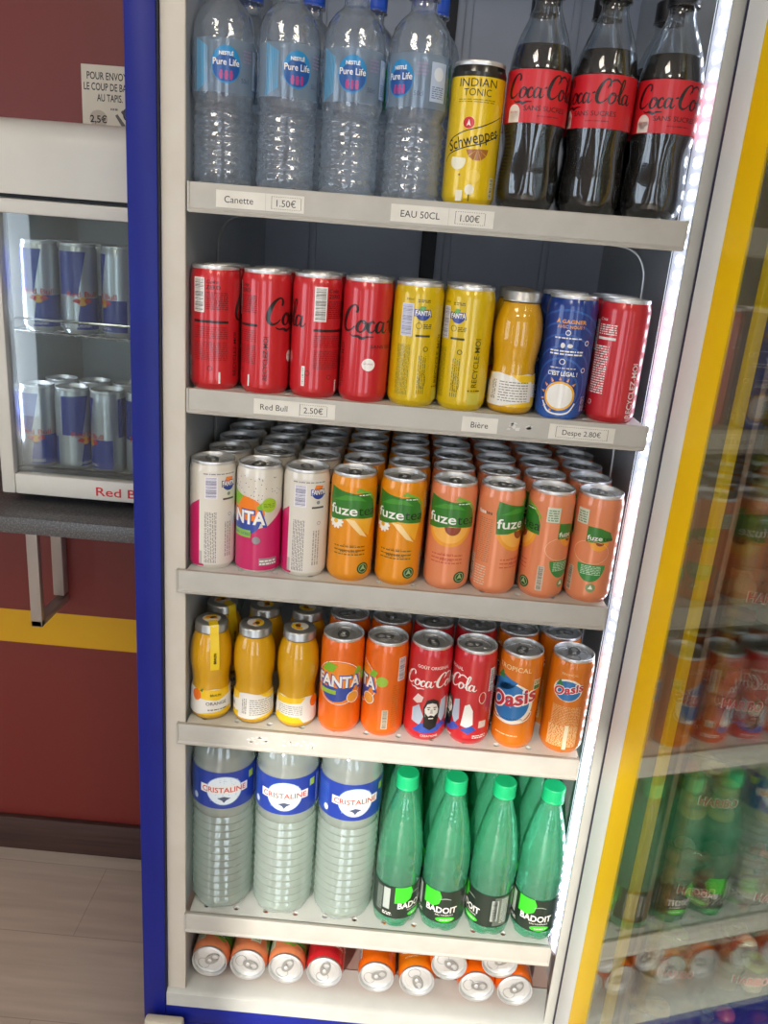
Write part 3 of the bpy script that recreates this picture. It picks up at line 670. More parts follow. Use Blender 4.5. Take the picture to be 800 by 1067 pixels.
def juice_bottle(strip, side):
    pr = smooth_profile(JP, 3); b = MB(); b.lathe(pr, JAR_GLASS, 44)
    liq = MB(); liq.lathe([(max(r-.0007, .0003), min(z+.0007, .1232)) for r, z in pr], JUICE, 44)
    lab = MB(); rf = rprof(pr); a = Art(); REF_R[0] = 25.5; y = ink('#f0c414'); w = ink('#e8e4dc')
    v0, v1 = 9, 45
    top = [(-80+i*4, v1+1.2*math.sin(i*.7)) for i in range(41)]
    a.poly([(-80, v0), (80, v0)] + top[::-1], w, 1)
    a.poly([(-22, v0), (24, v0), (24, 18), (8, 14), (-10, 12)], y, 2); a.poly([(-24, v1), (24, v1), (24, 36), (4, 30), (-20, 33)], y, 2)
    a.ell(-24, 37, 7, 8, ink('#f0761c'), 3); a.poly([(-20, 44), (-14, 47), (-16, 42)], ink('#3e7d2a'), 4)
    a.text('BRAUN', 2, 38, 3.2, BLK, 4, off=.03); a.text('ORANGE', 3, 26, 4.6, ink('#6d665c'), 4, w=27, off=.02); a.text('GRANINI', 4, 17, 2.4, ink('#55524a'), 4) if False else a.lines(-8, 18, 16, 19, 1, ink('#55524a'), 4, 3)
    a.lines(40, 74, 15, 39, 8, ink('#77736c'), 3, 8, False, .35); a.poly([(52, v1), (80, v1), (80, 38), (66, 36)], y, 2); a.poly([(44, v0), (80, v0), (80, 15), (60, 13)], y, 2); a.lines(30, 37, 16, 38, 3, ink('#8a867e'), 3, 9, True)
    a.poly([(-80, v1), (-38, v1), (-44, 38), (-80, 35)], y, 2); a.poly([(-80, v0), (-40, v0), (-46, 17), (-80, 20)], y, 2); a.lines(-76, -42, 21, 35, 5, ink('#8a867e'), 3, 11, False, .35)
    a.wrap(lab, lambda v: rf(v)+.15, 3.0, 6.0)
    cap = MB(); silver = M('silver_cap', '#b9b9b6', .35, .85)
    cap.lathe([(.0204, .1242), (.0213, .1246), (.0214, .1262), (.0209, .1270), (.0209, .1335), (.0202, .1352), (.0187, .1362), (.0003, .1358)], silver, 40, lambda z, a: 1+(.012*math.cos(20*a) if z < .126 else 0))
    seal = MB(); s = Art()
    s.poly([(11.5*math.cos(2*PI*i/26)*(1+.08*math.sin(3*2*PI*i/26)), 11.0*math.sin(2*PI*i/26)) for i in range(26)], w, 1)
    s.poly([(-11, 2), (-4, 10), (6, 10.5), (10, 4), (2, 1), (-6, -2)], y, 2); s.ell(2, 2, 4.4, 3.6, ink('#6a4410'), 3, n=14); s.ell(-4, 4, 3, 2.4, ink('#ef8f1c'), 4, n=12); s.ell(5, -1, 3, 2, ink('#ef8f1c'), 4, n=12)
    s.flat(seal, (0, 0, .1366), (1, 0, 0), (0, 1, 0))
    out = [('bottle_body', b.mesh('bottle_body'), None), ('juice', liq.mesh('juice'), None), ('label_band', lab.mesh('label_band'), None), ('metal_cap', cap.mesh('metal_cap'), None), ('cap_sticker', seal.mesh('cap_sticker'), 'metal_cap')]
    if strip:
        st = MB(); ym = ink('#f2cf1a'); path = [(-.006, .1368), (-.0145, .1368), (-.0197, .1362), (-.0217, .1335), (-.0220, .125), (-.0226, .119)] + [(-rf(v)/1000-.0006, v/1000) for v in (115, 112, 108, 104, 100, 96, 92, 88, 84, 80, 76)]
        vs = []; fs = []
        for (yy, z) in path: vs += [(-.0058, yy+.0004, z), (.0058, yy+.0004, z)]
        for i in range(len(path)-1): fs.append([2*i+1, 2*i, 2*i+2, 2*i+3])
        st.add(vs, fs, ym); t = Art(); t.text('BRAUN', 0, 0, 3.4, BLK, 2, rot=PI/2, off=.03); t.flat(st, (0, -.0284, .093), (1, 0, 0), (0, 0, 1)); out.append(('seal_strip', st.mesh('seal_strip'), None))
    return out
def tall(parts, k):
    for _, me, _p in parts: me.transform(Matrix.Diagonal((1, 1, k, 1)))
    return parts
BOT = {'small': tall(water_small(), 1.06), 'large': water_large(), 'green': water_green(), 'cola': tall(cola_bottle(), 1.02), 'juice': juice_bottle(False, 0), 'juice_strip': juice_bottle(True, 0)}

# ------------------------------------------------------------------ room shell
WALL_Y = 0.62
def plain(name, boxes, m):
    b = MB()
    for q in boxes: b.box(*q, m)
    return struct(b.obj(name))
RED_WALL = M('red_wall_paint', '#74291f', 0.42)
nt, N, L, bs = nodes(RED_WALL)
geo = N.new('ShaderNodeNewGeometry'); sx = N.new('ShaderNodeSeparateXYZ'); L.new(geo.outputs['Position'], sx.inputs[0])
zs0, zs1 = at(45, 670.5, WALL_Y).z, at(45, 637.5, WALL_Y).z
g1 = N.new('ShaderNodeMath'); g1.operation = 'GREATER_THAN'; g1.inputs[1].default_value = zs0-.002
g2 = N.new('ShaderNodeMath'); g2.operation = 'LESS_THAN'; g2.inputs[1].default_value = zs1
mu = N.new('ShaderNodeMath'); mu.operation = 'MULTIPLY'
L.new(sx.outputs[2], g1.inputs[0]); L.new(sx.outputs[2], g2.inputs[0]); L.new(g1.outputs[0], mu.inputs[0]); L.new(g2.outputs[0], mu.inputs[1])
nz = N.new('ShaderNodeTexNoise'); nz.inputs['Scale'].default_value = 5
rp = N.new('ShaderNodeValToRGB'); rp.color_ramp.elements[0].color = lin('#752720'); rp.color_ramp.elements[1].color = lin('#7b2c25')
mxc = N.new('ShaderNodeMix'); mxc.data_type = 'RGBA'; mxc.inputs[7].default_value = lin('#dca40a')
L.new(nz.outputs[0], rp.inputs[0]); L.new(mu.outputs[0], mxc.inputs[0]); L.new(rp.outputs[0], mxc.inputs[6]); L.new(mxc.outputs[2], bs.inputs['Base Color'])
plain('wall_back', [(-3, 3, WALL_Y, WALL_Y+.1, 0, 2.7)], RED_WALL)
plain('wall_left', [(-3.1, -3, -4.2, -2.7, 0, 2.7), (-3.1, -3, -1.1, WALL_Y+.1, 0, 2.7), (-3.1, -3, -2.7, -1.1, 0, .6), (-3.1, -3, -2.7, -1.1, 2.2, 2.7)], M('wall_paint_plain', '#8f8378', .7))  # opening cut for the added side window
plain('wall_right', [(3, 3.1, -4.2, WALL_Y+.1, 0, 2.7)], M('wall_paint_plain'))
plain('ceiling', [(-3.1, 3.1, -4.2, WALL_Y+.1, 2.7, 2.8)], M('ceiling_paint', '#cfc9c0', .8))
SF_Y, HEAD = -3.2, 2.19  # unseen shopfront; openings and bars laid out to shape the sunlight
plain('wall_front', [(-3, -2.7, SF_Y-.1, SF_Y, 0, 2.7), (-2.1, -1.0, SF_Y-.1, SF_Y, 0, 2.7), (-2.7, -2.1, SF_Y-.1, SF_Y, HEAD, 2.7), (1.6, 3, SF_Y-.1, SF_Y, 0, 2.7), (0, .75, SF_Y-.1, SF_Y, 0, HEAD), (-1.0, 1.6, SF_Y-.1, SF_Y, HEAD, 2.7)], M('wall_paint_plain'))
mull = MB()
for xm in (-2.68, -2.12, -.98, -.42, -.02, .77, 1.58): mull.box(xm-.03, xm+.03, SF_Y-.08, SF_Y-.02, .0, HEAD, M('anthracite_frame', '#3a3c40', .4))
mull.box(-1.0, 0, SF_Y-.08, SF_Y-.02, .0, .08, M('anthracite_frame'))
mull.box(.75, 1.6, SF_Y-.08, SF_Y-.02, .0, .08, M('anthracite_frame')); struct(mull.obj('window_1'))
mull = MB()
for ym in (-2.67, -1.9, -1.13): mull.box(-3.08, -3.02, ym-.03, ym+.03, .6, 2.2, M('anthracite_frame'))
for zm in (.63, 2.17): mull.box(-3.08, -3.02, -2.64, -1.16, zm-.03, zm+.03, M('anthracite_frame'))
struct(mull.obj('added_window'))  # unseen side window, added to light the yellow door frame
FL = M('wood_floor', '#9c8a78', 0.5)
nt, N, L, bs = nodes(FL)
tc = N.new('ShaderNodeTexCoord'); br = N.new('ShaderNodeTexBrick'); br.inputs['Scale'].default_value = 1.0
br.inputs['Brick Width'].default_value = 1.2; br.inputs['Row Height'].default_value = .19; br.inputs['Mortar Size'].default_value = .0012; br.inputs['Bias'].default_value = 0
br.inputs['Color1'].default_value = lin('#cbbcac'); br.inputs['Color2'].default_value = lin('#c0b1a1'); br.inputs['Mortar'].default_value = lin('#b0a091')
mp = N.new('ShaderNodeMapping'); mp.inputs['Scale'].default_value = (1.2, 14, 1); ns = N.new('ShaderNodeTexNoise'); ns.inputs['Scale'].default_value = 3; ns.inputs['Detail'].default_value = 6
mx = N.new('ShaderNodeMix'); mx.data_type = 'RGBA'; mx.blend_type = 'MULTIPLY'; mx.inputs[0].default_value = .5
r2 = N.new('ShaderNodeValToRGB'); r2.color_ramp.elements[0].color = (.62, .6, .58, 1); r2.color_ramp.elements[1].color = (1, 1, 1, 1); r2.color_ramp.elements[0].position = .3; r2.color_ramp.elements[1].position = .65
L.new(tc.outputs['Object'], br.inputs[0]); L.new(tc.outputs['Object'], mp.inputs[0]); L.new(mp.outputs[0], ns.inputs[0]); L.new(ns.outputs[0], r2.inputs[0])
L.new(br.outputs[0], mx.inputs[6]); L.new(r2.outputs[0], mx.inputs[7]); L.new(mx.outputs[2], bs.inputs['Base Color'])
plain('floor', [(-3.1, 3.1, -4.2, WALL_Y+.1, -.1, 0)], FL)
zb = at(70, 857, WALL_Y-.015).z
bb = MB(); bb.box(-3, 3, WALL_Y-.015, WALL_Y, 0, zb, noise_mat('baseboard_wood', '#3a2622', '#4a322c', 6, .5, stretch=(1, 1, 20)), .002); struct(bb.obj('baseboard_back'))
for lx, ly in LAMPS:
    l = MB(); l.box(lx-.3, lx+.3, ly-.3, ly+.3, 2.675, 2.7, M('lamp_body', '#e8e6e0', .5), .004); l.box(lx-.27, lx+.27, ly-.27, ly+.27, 2.668, 2.675, M('lamp_diffuser', '#fff3df', .5, emit=('#ffe6c4', 3.0)))
    tag(l.obj('ceiling_lamp'), 'square white ceiling lamp panel above the shop floor', 'ceiling lamp', 'ceiling lamps')

# ------------------------------------------------------------------ the drinks refrigerator
X0, X1, IN = -.325, .325, .268
fr = thing('drinks_refrigerator', 'tall blue-framed drinks refrigerator with its glass door swung open', 'refrigerator', (0, 0, 0))
TOP = 1.98
b = MB()                                          # cabinet shell
b.box(X0, -.276, .004, .60, .30, TOP, BLUE, .001); b.box(.290, X1, .004, .60, .30, TOP, BLUE, .001)
b.box(-.276, .290, .53, .60, .30, TOP, BLUE); b.box(-.276, .290, .004, .53, TOP-.08, TOP, BLUE)
b.box(X0, X1, .02, .60, .03, .30, BLUE, .002); b.obj('cabinet', fr)
b = MB()                                          # blue face frame
b.box(X0, -.2925, -.003, .004, .03, TOP, BLUE, .0015); b.box(.2832, X1, -.003, .004, .03, TOP, BLUE, .001)
b.box(-.2925, .2832, -.003, .004, .272, .302, BLUE, .0015); b.box(-.2925, .2832, -.001, .01, .05, .269, BLUE, .003); b.obj('face_frame', fr)
b = MB(); b.box(-.2925, -.291, -.001, .004, .302, TOP, DARK); b.box(-.2925, .2832, -.0005, .003, .269, .272, DARK); b.box(.2795, .2832, -.001, .004, .31, TOP, M('navy_gap', '#14123a', .5)); b.obj('seam', fr)
b = MB()                                          # cream jambs round the opening
b.box(-.291, -.2645, .0035, .0078, .302, TOP-.02, CREAM, .0015, 3); b.obj('jamb', fr)
b = MB(); b.box(.2665, .2795, .0035, .0078, .302, TOP-.02, GREY_FRAME, .0015, 3); b.obj('jamb', fr)
b = MB(); b.box(-.276, -IN, .0078, .53, .30, TOP-.08, LINER); b.box(.283, .290, .0078, .53, .30, TOP-.08, LINER)
b.box(-IN, .283, .01, .53, TOP-.09, TOP-.08, LINER); b.obj('inner_liner', fr)
b = MB(); b.box(-IN, .283, .50, .53, .30, TOP-.09, LINER_BACK)
for xr in (-.19, .03, .19): b.box(xr-.006, xr+.006, .494, .5, .40, TOP-.1, LINER_BACK, .002)
b.box(-.012, .012, .488, .5, .40, TOP-.1, M('slot_rail_dark', '#25262c', .5), .002); b.obj('back_panel', fr)
SILL_Z = .330
b = MB(); b.prism([(-.003, .302), (.06, .302), (.06, SILL_Z+.003), (.03, SILL_Z+.0015), (.003, SILL_Z), (-.003, SILL_Z-.005)], 'x', -.291, .2795, noise_mat('sill_plastic', '#b7b9b5', '#bfc1bd', 20, .4)); b.obj('sill', fr)
b = MB(); b.prism([(.06, .285), (.50, .285), (.50, .300), (.06, SILL_Z+.002)], 'x', -IN, .283, noise_mat('pan_plastic', '#b59a90', '#bda49a', 9, .5)); b.obj('bottom_pan', fr)
b = MB(); bx, bz = -.300, .283
b.box(X0+.006, -.262, -.024, -.010, .18, .292, noise_mat('hinge_plastic', '#bdb6a4', '#c5beac', 10, .5), .004); b.obj('lower_hinge_cover', fr)
b = MB(); b.box(-.205, -.193, -.012, -.004, .262, .2705, ALU_DULL, .002); b.obj('badge', fr)
SH = [  # rail top z, rail front y, x offset
 (1.4448, 0, 0), (1.2259, .003, -.0015), (1.0036, -.003, -.0126), (.7871, -.003, -.0130), (.4722, .001, -.0042)]
for k, (z, y, dx) in enumerate(SH[:4]):
    for sgn in (-1, 1):
        pts = [(sgn*.262, .14, z-.16), (sgn*.262, .14, z-.075), (sgn*.258, .14, z-.05), (sgn*.245, .14, z-.034), (sgn*.22, .14, z-.028), (sgn*.16, .14, z-.026)]
        b = MB(); b.tube(catmull(pts, 5), .0016, ALU_DULL, 6); b.obj('guard_wire', fr)
# light strip down the right-hand side
ls = MB(); pr_ = [(.2815, .024), (.2660, .0555), (.2690, .0570), (.2828, .028)]
ls.prism(pr_, 'z', .42, TOP-.1, M('led_profile', '#c9cdd4', .35, .6)); strip = ls.obj('led_strip', fr)
d = MB(); ax, ay, bx_, by_ = .2805, .0260, .2668, .0539; nx, ny = -.879, -.477
def spt(t, o): return (ax+(bx_-ax)*t + nx*o, ay+(by_-ay)*t + ny*o)
d.prism([spt(.04, .0006), spt(.96, .0006), spt(.86, .0034), spt(.14, .0034)], 'z', .43, TOP-.11, LED_STRIP); d.obj('diffuser', strip)
d = MB(); d.prism([(.2662, .0560), (.2690, .0573), (.2702, .0600), (.2668, .0590)], 'z', .43, TOP-.11, M('strip_fill_glow', '#eef3ff', .4, emit=('#dfe9ff', 4.0))); d.obj('inner_fill_glow', strip)  # extra emitter added at the strip's tip to brighten the interior
d = MB(); z = .445
while z < TOP-.12:
    d.prism([spt(.30, .0030), spt(.70, .0030), spt(.64, .0046), spt(.36, .0046)], 'z', z, z+.0075, LED); z += .0165
d.obj('light_diode', strip)

# door, swung open past ninety degrees
OPEN = math.radians(9.2)
HX, HY = .2815, -.0045
mdir = Vector((math.sin(OPEN), -math.cos(OPEN), 0)); ndir = Vector((-math.cos(OPEN), -math.sin(OPEN), 0))   # along the door, towards the inner side
def DP(u, t, z): return Vector((HX, HY, 0)) + mdir*u - ndir*t + Vector((0, 0, z))
def dbox(mb, u0, u1, t0, t1, z0, z1, m, bev=0):
    bm = bmesh.new(); bmesh.ops.create_cube(bm, size=1)
    for v in bm.verts: v.co = Vector((u0+(v.co.x+.5)*(u1-u0), t0+(v.co.y+.5)*(t1-t0), z0+(v.co.z+.5)*(z1-z0)))
    if bev: bmesh.ops.bevel(bm, geom=bm.edges[:], offset=bev, segments=2, profile=.5, affect='EDGES')
    for v in bm.verts: v.co = DP(*v.co)
    bmesh.ops.recalc_face_normals(bm, faces=bm.faces[:]); mb.bm(bm, m)
DW, DZ0, DZ1 = .62, .285, TOP-.02
b = MB()
def dprism(mb, prof, z0, z1, m):
    bm = bmesh.new(); A = [bm.verts.new(DP(u, t, z0)) for u, t in prof]; B_ = [bm.verts.new(DP(u, t, z1)) for u, t in prof]
    bm.faces.new(A); bm.faces.new(B_)
    for i in range(len(prof)): j = (i+1) % len(prof); bm.faces.new((A[i], A[j], B_[j], B_[i]))
    bmesh.ops.recalc_face_normals(bm, faces=bm.faces[:]); mb.bm(bm, m)
LIPP = [(.042, .012), (.042, -.0032), (.0435, -.0045), (.046, -.0045), (.078, .003), (.078, .012)]
dprism(b, LIPP, DZ0+.042, DZ1-.042, YELLOW); dprism(b, [(DW-u, t) for u, t in LIPP], DZ0+.042, DZ1-.042, YELLOW)
dbox(b, .0785, DW-.0785, -.004, .012, DZ0+.042, DZ0+.078, YELLOW, .001); dbox(b, .0785, DW-.0785, -.004, .012, DZ1-.078, DZ1-.042, YELLOW, .001)
dbox(b, .0, .036, .012, .046, DZ0, DZ1, YELLOW, .002); dbox(b, DW-.036, DW, .012, .046, DZ0, DZ1, YELLOW, .002)
dbox(b, .036, DW-.036, .012, .046, DZ0, DZ0+.04, YELLOW, .002); dbox(b, .036, DW-.036, .012, .046, DZ1-.04, DZ1, YELLOW, .002)
door = b.obj('door', fr)
b = MB()
for (u0, u1) in ((.0, .0415), (DW-.0415, DW)): dbox(b, u0, u1, -.004, .010, DZ0, DZ1, M('gasket_white', '#eceeea', .5), .003)
dbox(b, .0415, DW-.0415, -.004, .010, DZ0, DZ0+.0415, M('gasket_white'), .003); dbox(b, .0415, DW-.0415, -.004, .010, DZ1-.0415, DZ1, M('gasket_white'), .003); b.obj('gasket', door)
b = MB(); SPC = M('glazing_spacer', '#94866f', .45, .3)
for (u0, u1) in ((.0785, .107), (DW-.107, DW-.0785)): dbox(b, u0, u1, .0038, .012, DZ0+.0785, DZ1-.0785, SPC)
b.obj('glazing_spacer', door)
b = MB()
for (u0, u1) in ((.1072, .118), (DW-.118, DW-.1072)): dbox(b, u0, u1, .0038, .014, DZ0+.0785, DZ1-.0785, YELLOW, .001)
b.obj('inner_bead', door)
b = MB(); dbox(b, .0782, DW-.0782, .0008, .0034, DZ0+.0782, DZ1-.0782, PANE); b.obj('glass_pane', door)
b = MB(); dbox(b, .036, DW-.036, .028, .031, DZ0+.03, DZ1-.03, PANE); b.obj('glass_pane', door)

# ------------------------------------------------------------------ shelves with price rails
SHELF_WORD = ['top', 'second', 'third', 'fourth', 'bottom']
SHELF_LABEL = ['top shelf of the open refrigerator, carrying water and cola bottles', 'second refrigerator shelf from top, carrying the red and yellow cans in one line',
  'middle refrigerator shelf with an unlabelled rail, packed with orange and white cans', 'fourth refrigerator shelf from top, with juice bottles and mixed cans', 'lowest refrigerator shelf, carrying tall clear and green water bottles']
def perforated(mb, x0, x1, y0, y1, z0, z1, nx, ny, r, m):
    vs = []; fs = []; n = 12; cw, ch = (x1-x0)/nx, (y1-y0)/ny
    for i in range(nx):
        for j in range(ny):
            cx, cy = x0+(i+.5)*cw, y0+(j+.5)*ch; o = len(vs); sq = []; ci = []
            for k in range(n):
                t = 2*PI*(k+.5)/n; c, s = math.cos(t), math.sin(t); q = 1/max(abs(c)/(cw/2), abs(s)/(ch/2)) if True else 0
                sq.append((cx+c*q, cy+s*q)); ci.append((cx+c*r, cy+s*r))
            vs += [(x, y, z1) for x, y in sq] + [(x, y, z1) for x, y in ci] + [(x, y, z0) for x, y in sq] + [(x, y, z0) for x, y in ci]
            for k in range(n):
                l = (k+1) % n
                fs += [[o+k, o+l, o+n+l, o+n+k], [o+2*n+l, o+2*n+k, o+3*n+k, o+3*n+l], [o+n+k, o+n+l, o+3*n+l, o+3*n+k]]
            for sx_, sy_ in ((1, 1), (-1, 1), (-1, -1), (1, -1)):     # corners of the cell
                p = [(abs(x-cx-sx_*cw/2)+abs(y-cy-sy_*ch/2), k) for k, (x, y) in enumerate(sq)]; near = sorted(p)[:2]
                a, b2 = sorted(k for _, k in near)
                if (a, b2) == (0, n-1): a, b2 = n-1, 0
                q = len(vs); vs += [(cx+sx_*cw/2, cy+sy_*ch/2, z1), (cx+sx_*cw/2, cy+sy_*ch/2, z0)]
                fs += [[o+b2, o+a, q], [o+2*n+a, o+2*n+b2, q+1]]
    mb.add(vs, fs, m)
TAGS = {0: [(.029, .093, [('Canette', .024, 'l'), ('1.50€', .074, 'box')]), (.2130, .108, [('EAU 50CL', .031, 'l'), ('1.00€', .083, 'box')])],
        1: [(.0755, .093, [('Red Bull', .023, 'l'), ('2.50€', .068, 'box')]), (.3125, .0405, [('Bière', .02, 'l')]), (.411, .074, [('Despe 2.80€', .037, 'dbox')])]}
RH = [.0285, .0265, .0275, .0275, .0300]
SHELF_Z = []
for k, (z, y, dx) in enumerate(SH):
    t = thing('fridge_shelf', SHELF_LABEL[k], 'shelf', (dx, 0, z), 'shelves of the drinks refrigerator')
    SHELF_Z.append(z-.0012)
    b = MB(); hw = .258
    perforated(b, -hw-min(dx, 0)*.6, hw-dx*.3, y+.0075, .47, -.006, -.0012, 12, 18, .0040, WHITE_METAL); b.obj('shelf_panel', t)
    b = MB(); h = RH[k]
    b.prism([(y, -.003), (y+.001, -.0004), (y+.005, 0), (y+.007, -.0012), (y+.007, -h+.002), (y+.010, -h), (y-.001, -h-.002), (y-.002, -h+.001), (y, -h+.003)], 'x', -.26, .26, RAIL)
    b.box(-.2615, -.2595, y-.0015, y+.0085, -h-.001, .0002, RAIL); b.box(.2595, .2615, y-.0015, y+.0085, -h-.001, .0002, RAIL)
    b.obj('price_rail', t)
    for (x0, w, txts) in TAGS.get(k, []):
        b = MB(); zc = -h*.52; th = .0172
        b.box(-.26+x0, -.26+x0+w, y-.0009, y-.0001, zc-th/2, zc+th/2, PAPER)
        a = Art()
        for tx, xc, kind in txts:
            a.text(tx, xc*1000, 0, 7.0 if kind != 'dbox' else 6.2, BLACK_INK, 1)
            if 'box' in kind:
                hw2 = (15.5 if kind == 'box' else 29); q = -hw2
                while q < hw2:
                    for vv in (-6.2, 5.8): a.rect(xc*1000+q, xc*1000+q+1.2, vv, vv+.4, BLACK_INK, 1)
                    q += 2.4
                for uu in (-hw2, hw2): a.rect(xc*1000+uu, xc*1000+uu+.4, -6, 6, BLACK_INK, 1)
        if len(txts) > 1: a.rect(w*1000*.56, w*1000*.56+.35, -8.5, 8.5, ink('#b9b6ae'), 1)
        a.flat(b, (-.26+x0, y-.0009, zc), (1, 0, 0), (0, 0, 1)); b.obj('price_label', t)
    res = {1: [(.365, .03)], 3: [(.085, .035), (.135, .045)]}.get(k, [])
    if res:
        b = MB(); a = Art(); rd = random.Random(k); gm = M('glue_residue', '#d9d7d2', .7)
        for x0, w in res:
            for i in range(16):
                cx, cy = x0*1000+rd.uniform(0, w*1000), rd.uniform(-5, 5)
                a.poly([(cx+rd.uniform(1, 4)*math.cos(q), cy+rd.uniform(.6, 2)*math.sin(q)) for q in [2*PI*j/7 for j in range(7)]], gm, 1)
        a.flat(b, (-.26, y-.0001, -h*.5), (1, 0, 0), (0, 0, 1), .0001); b.obj('glue_residue', t)

# ------------------------------------------------------------------ what stands on the shelves
R = .02805
def ux(px, py, Y, z):                              # x of the point seen at (px, py) on a level surface at height z
    d = fw + RT*((px-400)/F_PX) - UP*((py-533.5)/F_PX); t = (Y-CAM.y)/d.y
    return CAM.x + d.x*t
def spin(u, r): return -u/r
ORD = ['', 'second', 'third', 'fourth', 'fifth', 'sixth', 'seventh', 'eighth']
def rows(kind, front, parts, cat, x, y0, z, pitch, n, u, ref, front_label, behind_label, group, jit=.0012, dxrow=0.0):
    for j in range(n):
        rd = random.Random(hash((round(x*1e4), j, n)) % 9999)
        lab = front_label if j == 0 else behind_label.format(o=ORD[j])
        xx = x + (rd.uniform(-jit, jit) if j else 0) + dxrow*j
        place(kind, parts, lab, cat, (xx, y0+pitch*j, z), spin(u if j == 0 else u+rd.uniform(-60, 60), ref), group)

def spread(xs, gap):                               # keep neighbours from overlapping
    xs = list(xs)
    for _ in range(500):
        for i in range(len(xs)-1):
            g = gap[i]+gap[i+1]+.0012 - (xs[i+1]-xs[i])
            if g > 0: xs[i] -= g/2; xs[i+1] += g/2
        for i in range(len(xs)):
            xs[i] = max(-.2675+gap[i], min(.2675-gap[i], xs[i]))
    return xs

# top shelf
z = SHELF_Z[0]; Y1 = .0415
r1 = [.0334]*4 + [R] + [.0331]*3
xs = spread([ux(231, 190, Y1, z), ux(295, 195, Y1, z), ux(361, 199, Y1, z), ux(424, 204, Y1, z), ux(483, 209, Y1, z), ux(541, 213, Y1, z), ux(599, 217, Y1, z), ux(662, 220, Y1, z)], r1)
g = 'small water bottles on the top shelf'
W_L = ['clear small water bottle at far left of the top shelf, round logo facing front', 'clear small water bottle second from left, pale blue print left of its logo',
       'clear small water bottle third from left on the top shelf', 'clear small water bottle beside the yellow tonic can, logo turned left']
for i, u in enumerate((-2, -9, 1, 20)):
    rows('water_bottle', 1, BOT['small'], 'water bottle', xs[i], Y1, z, .0685, 2, u, .033, '', '', g) if False else None
    for j in range(2):
        place('water_bottle', BOT['small'], W_L[i] if j == 0 else 'blue-capped small water bottle directly behind the %s one of the top shelf' % ('leftmost', 'second', 'third', 'fourth')[i], 'water bottle',
              (xs[i] + (.011 if j else 0), Y1+.069*j, z), spin(u+40*j, 33.0), g)
place('drink_can', CAN['schw'], 'yellow tonic water can with black slanted lettering, alone among top-shelf bottles', 'can', (xs[4], .036, z), spin(0, 28.05))
CL = ['dark cola bottle with red label, right beside the yellow tonic can', 'dark cola bottle with red label, middle of the three in front', 'dark cola bottle with red label, nearest the light strip']
for i, u in enumerate((0, 17, -1)):
    for j in range(2):
        place('cola_bottle', BOT['cola'], CL[i] if j == 0 else 'dark cola bottle half hidden behind the %s front cola bottle' % ('left', 'middle', 'right')[i], 'soda bottle', (min(xs[5+i]+.005*j, .2340), .0405+.068*j, z), spin(u+30*j, 32.7), 'dark cola bottles on the top shelf')

# second shelf
z = SHELF_Z[1]; Y2 = .0385
r2_ = [R]*6 + [.0281] + [R]*2
px2 = [(223.5, 403), (276, 407), (327, 412), (376, 418), (427, 423), (478, 428), (528, 432), (579, 437), (632, 441)]
xs = spread([ux(a, b_, Y2, z) for a, b_ in px2], r2_)
S2 = [('zero', 112, 'red slim can at far left of the second shelf, barcode and small print showing', 'red cans on the second shelf'),
      ('zero', 137, 'red slim can second from left, black script starting on its right half', 'red cans on the second shelf'),
      ('zero', 88, 'red slim can third from left, white barcode upper right of centre', 'red cans on the second shelf'),
      ('zero', -9, 'red slim can with black script and a white dot, beside the yellow cans', 'red cans on the second shelf'),
      ('fyellow', 85, 'yellow slim can beside the red cans, pale barcode on its left', 'yellow cans on the second shelf'),
      ('fyellow', 103, 'yellow slim can beside the juice bottle, black vertical lettering', 'yellow cans on the second shelf'),
      ('J', 60, 'orange juice bottle standing alone between yellow and blue cans on second shelf', None),
      ('blue', 1, 'dark blue slim can with orange lettering and a white disc', None),
      ('cola', 97, 'red slim can at far right of second shelf, white vertical lettering', None)]
NEAR = ['leftmost red', 'second red', 'third red', 'fourth red', 'left yellow', 'right yellow', 'juice bottle', 'blue', 'rightmost red']
for i, (k, u, lab, grp) in enumerate(S2):
    if k == 'J':
        place('juice_bottle', BOT['juice'], lab, 'juice bottle', (xs[i], Y2, z), spin(u-6, 25.5))
        place('juice_bottle', BOT['juice'], 'juice bottle right behind the front one on second shelf, only its cap edge showing', 'juice bottle', (xs[i], Y2+.06, z), 0)
    else:
        for j in range(2):
            place('drink_can', CAN[k], lab if j == 0 else 'can just behind the %s can on the second shelf, only a rim showing' % NEAR[i], 'can', (xs[i], Y2+.0578*j, z), spin(u+50*j, 28.05), grp)

# third shelf, packed deep
z = SHELF_Z[2]; Y3 = .0365
px3 = [(216, 590), (266, 594), (314, 598), (361, 603), (412, 608), (462.5, 612), (510.5, 616), (560, 621), (608, 625)]
xs = spread([ux(a, b_, Y3, z) for a, b_ in px3], [R]*9)
S3 = [('fwhite', 77, 'white and pink can at far left of third shelf, barcode and small print'), ('fwhite', 13, 'white and pink can with blue-outlined lettering on its front, second on the third shelf'),
      ('fwhite', 82, 'white and pink can with barcode, beside the amber tea cans'), ('mango', 1, 'amber iced tea can beside the white cans, green leaf emblem'), ('mango', 4, 'amber iced tea can beside the peach ones, green leaf emblem'),
      ('peach', 1, 'peach iced tea can beside the amber ones, leaf emblem facing front'), ('peach', -27, 'peach iced tea can with a print column at left, emblem turned right'),
      ('peach', 41, 'peach iced tea can with a pale square seal above centre'), ('peach', 64, 'peach iced tea can at far right of third shelf, nearest the light strip')]
GR3 = {'fwhite': 'white and pink cans on the third shelf', 'mango': 'amber iced tea cans on the third shelf', 'peach': 'peach iced tea cans on the third shelf'}
COLN = ['first', 'second', 'third', 'fourth', 'fifth', 'sixth', 'seventh', 'eighth', 'ninth']
BH = {'fwhite': 'white can', 'mango': 'amber can', 'peach': 'peach-coloured can'}
xb3 = spread([x+o for x, o in zip(xs, (.012, .010, .008, .004, .004, .003, -.001, -.002, -.006))], [R]*9)
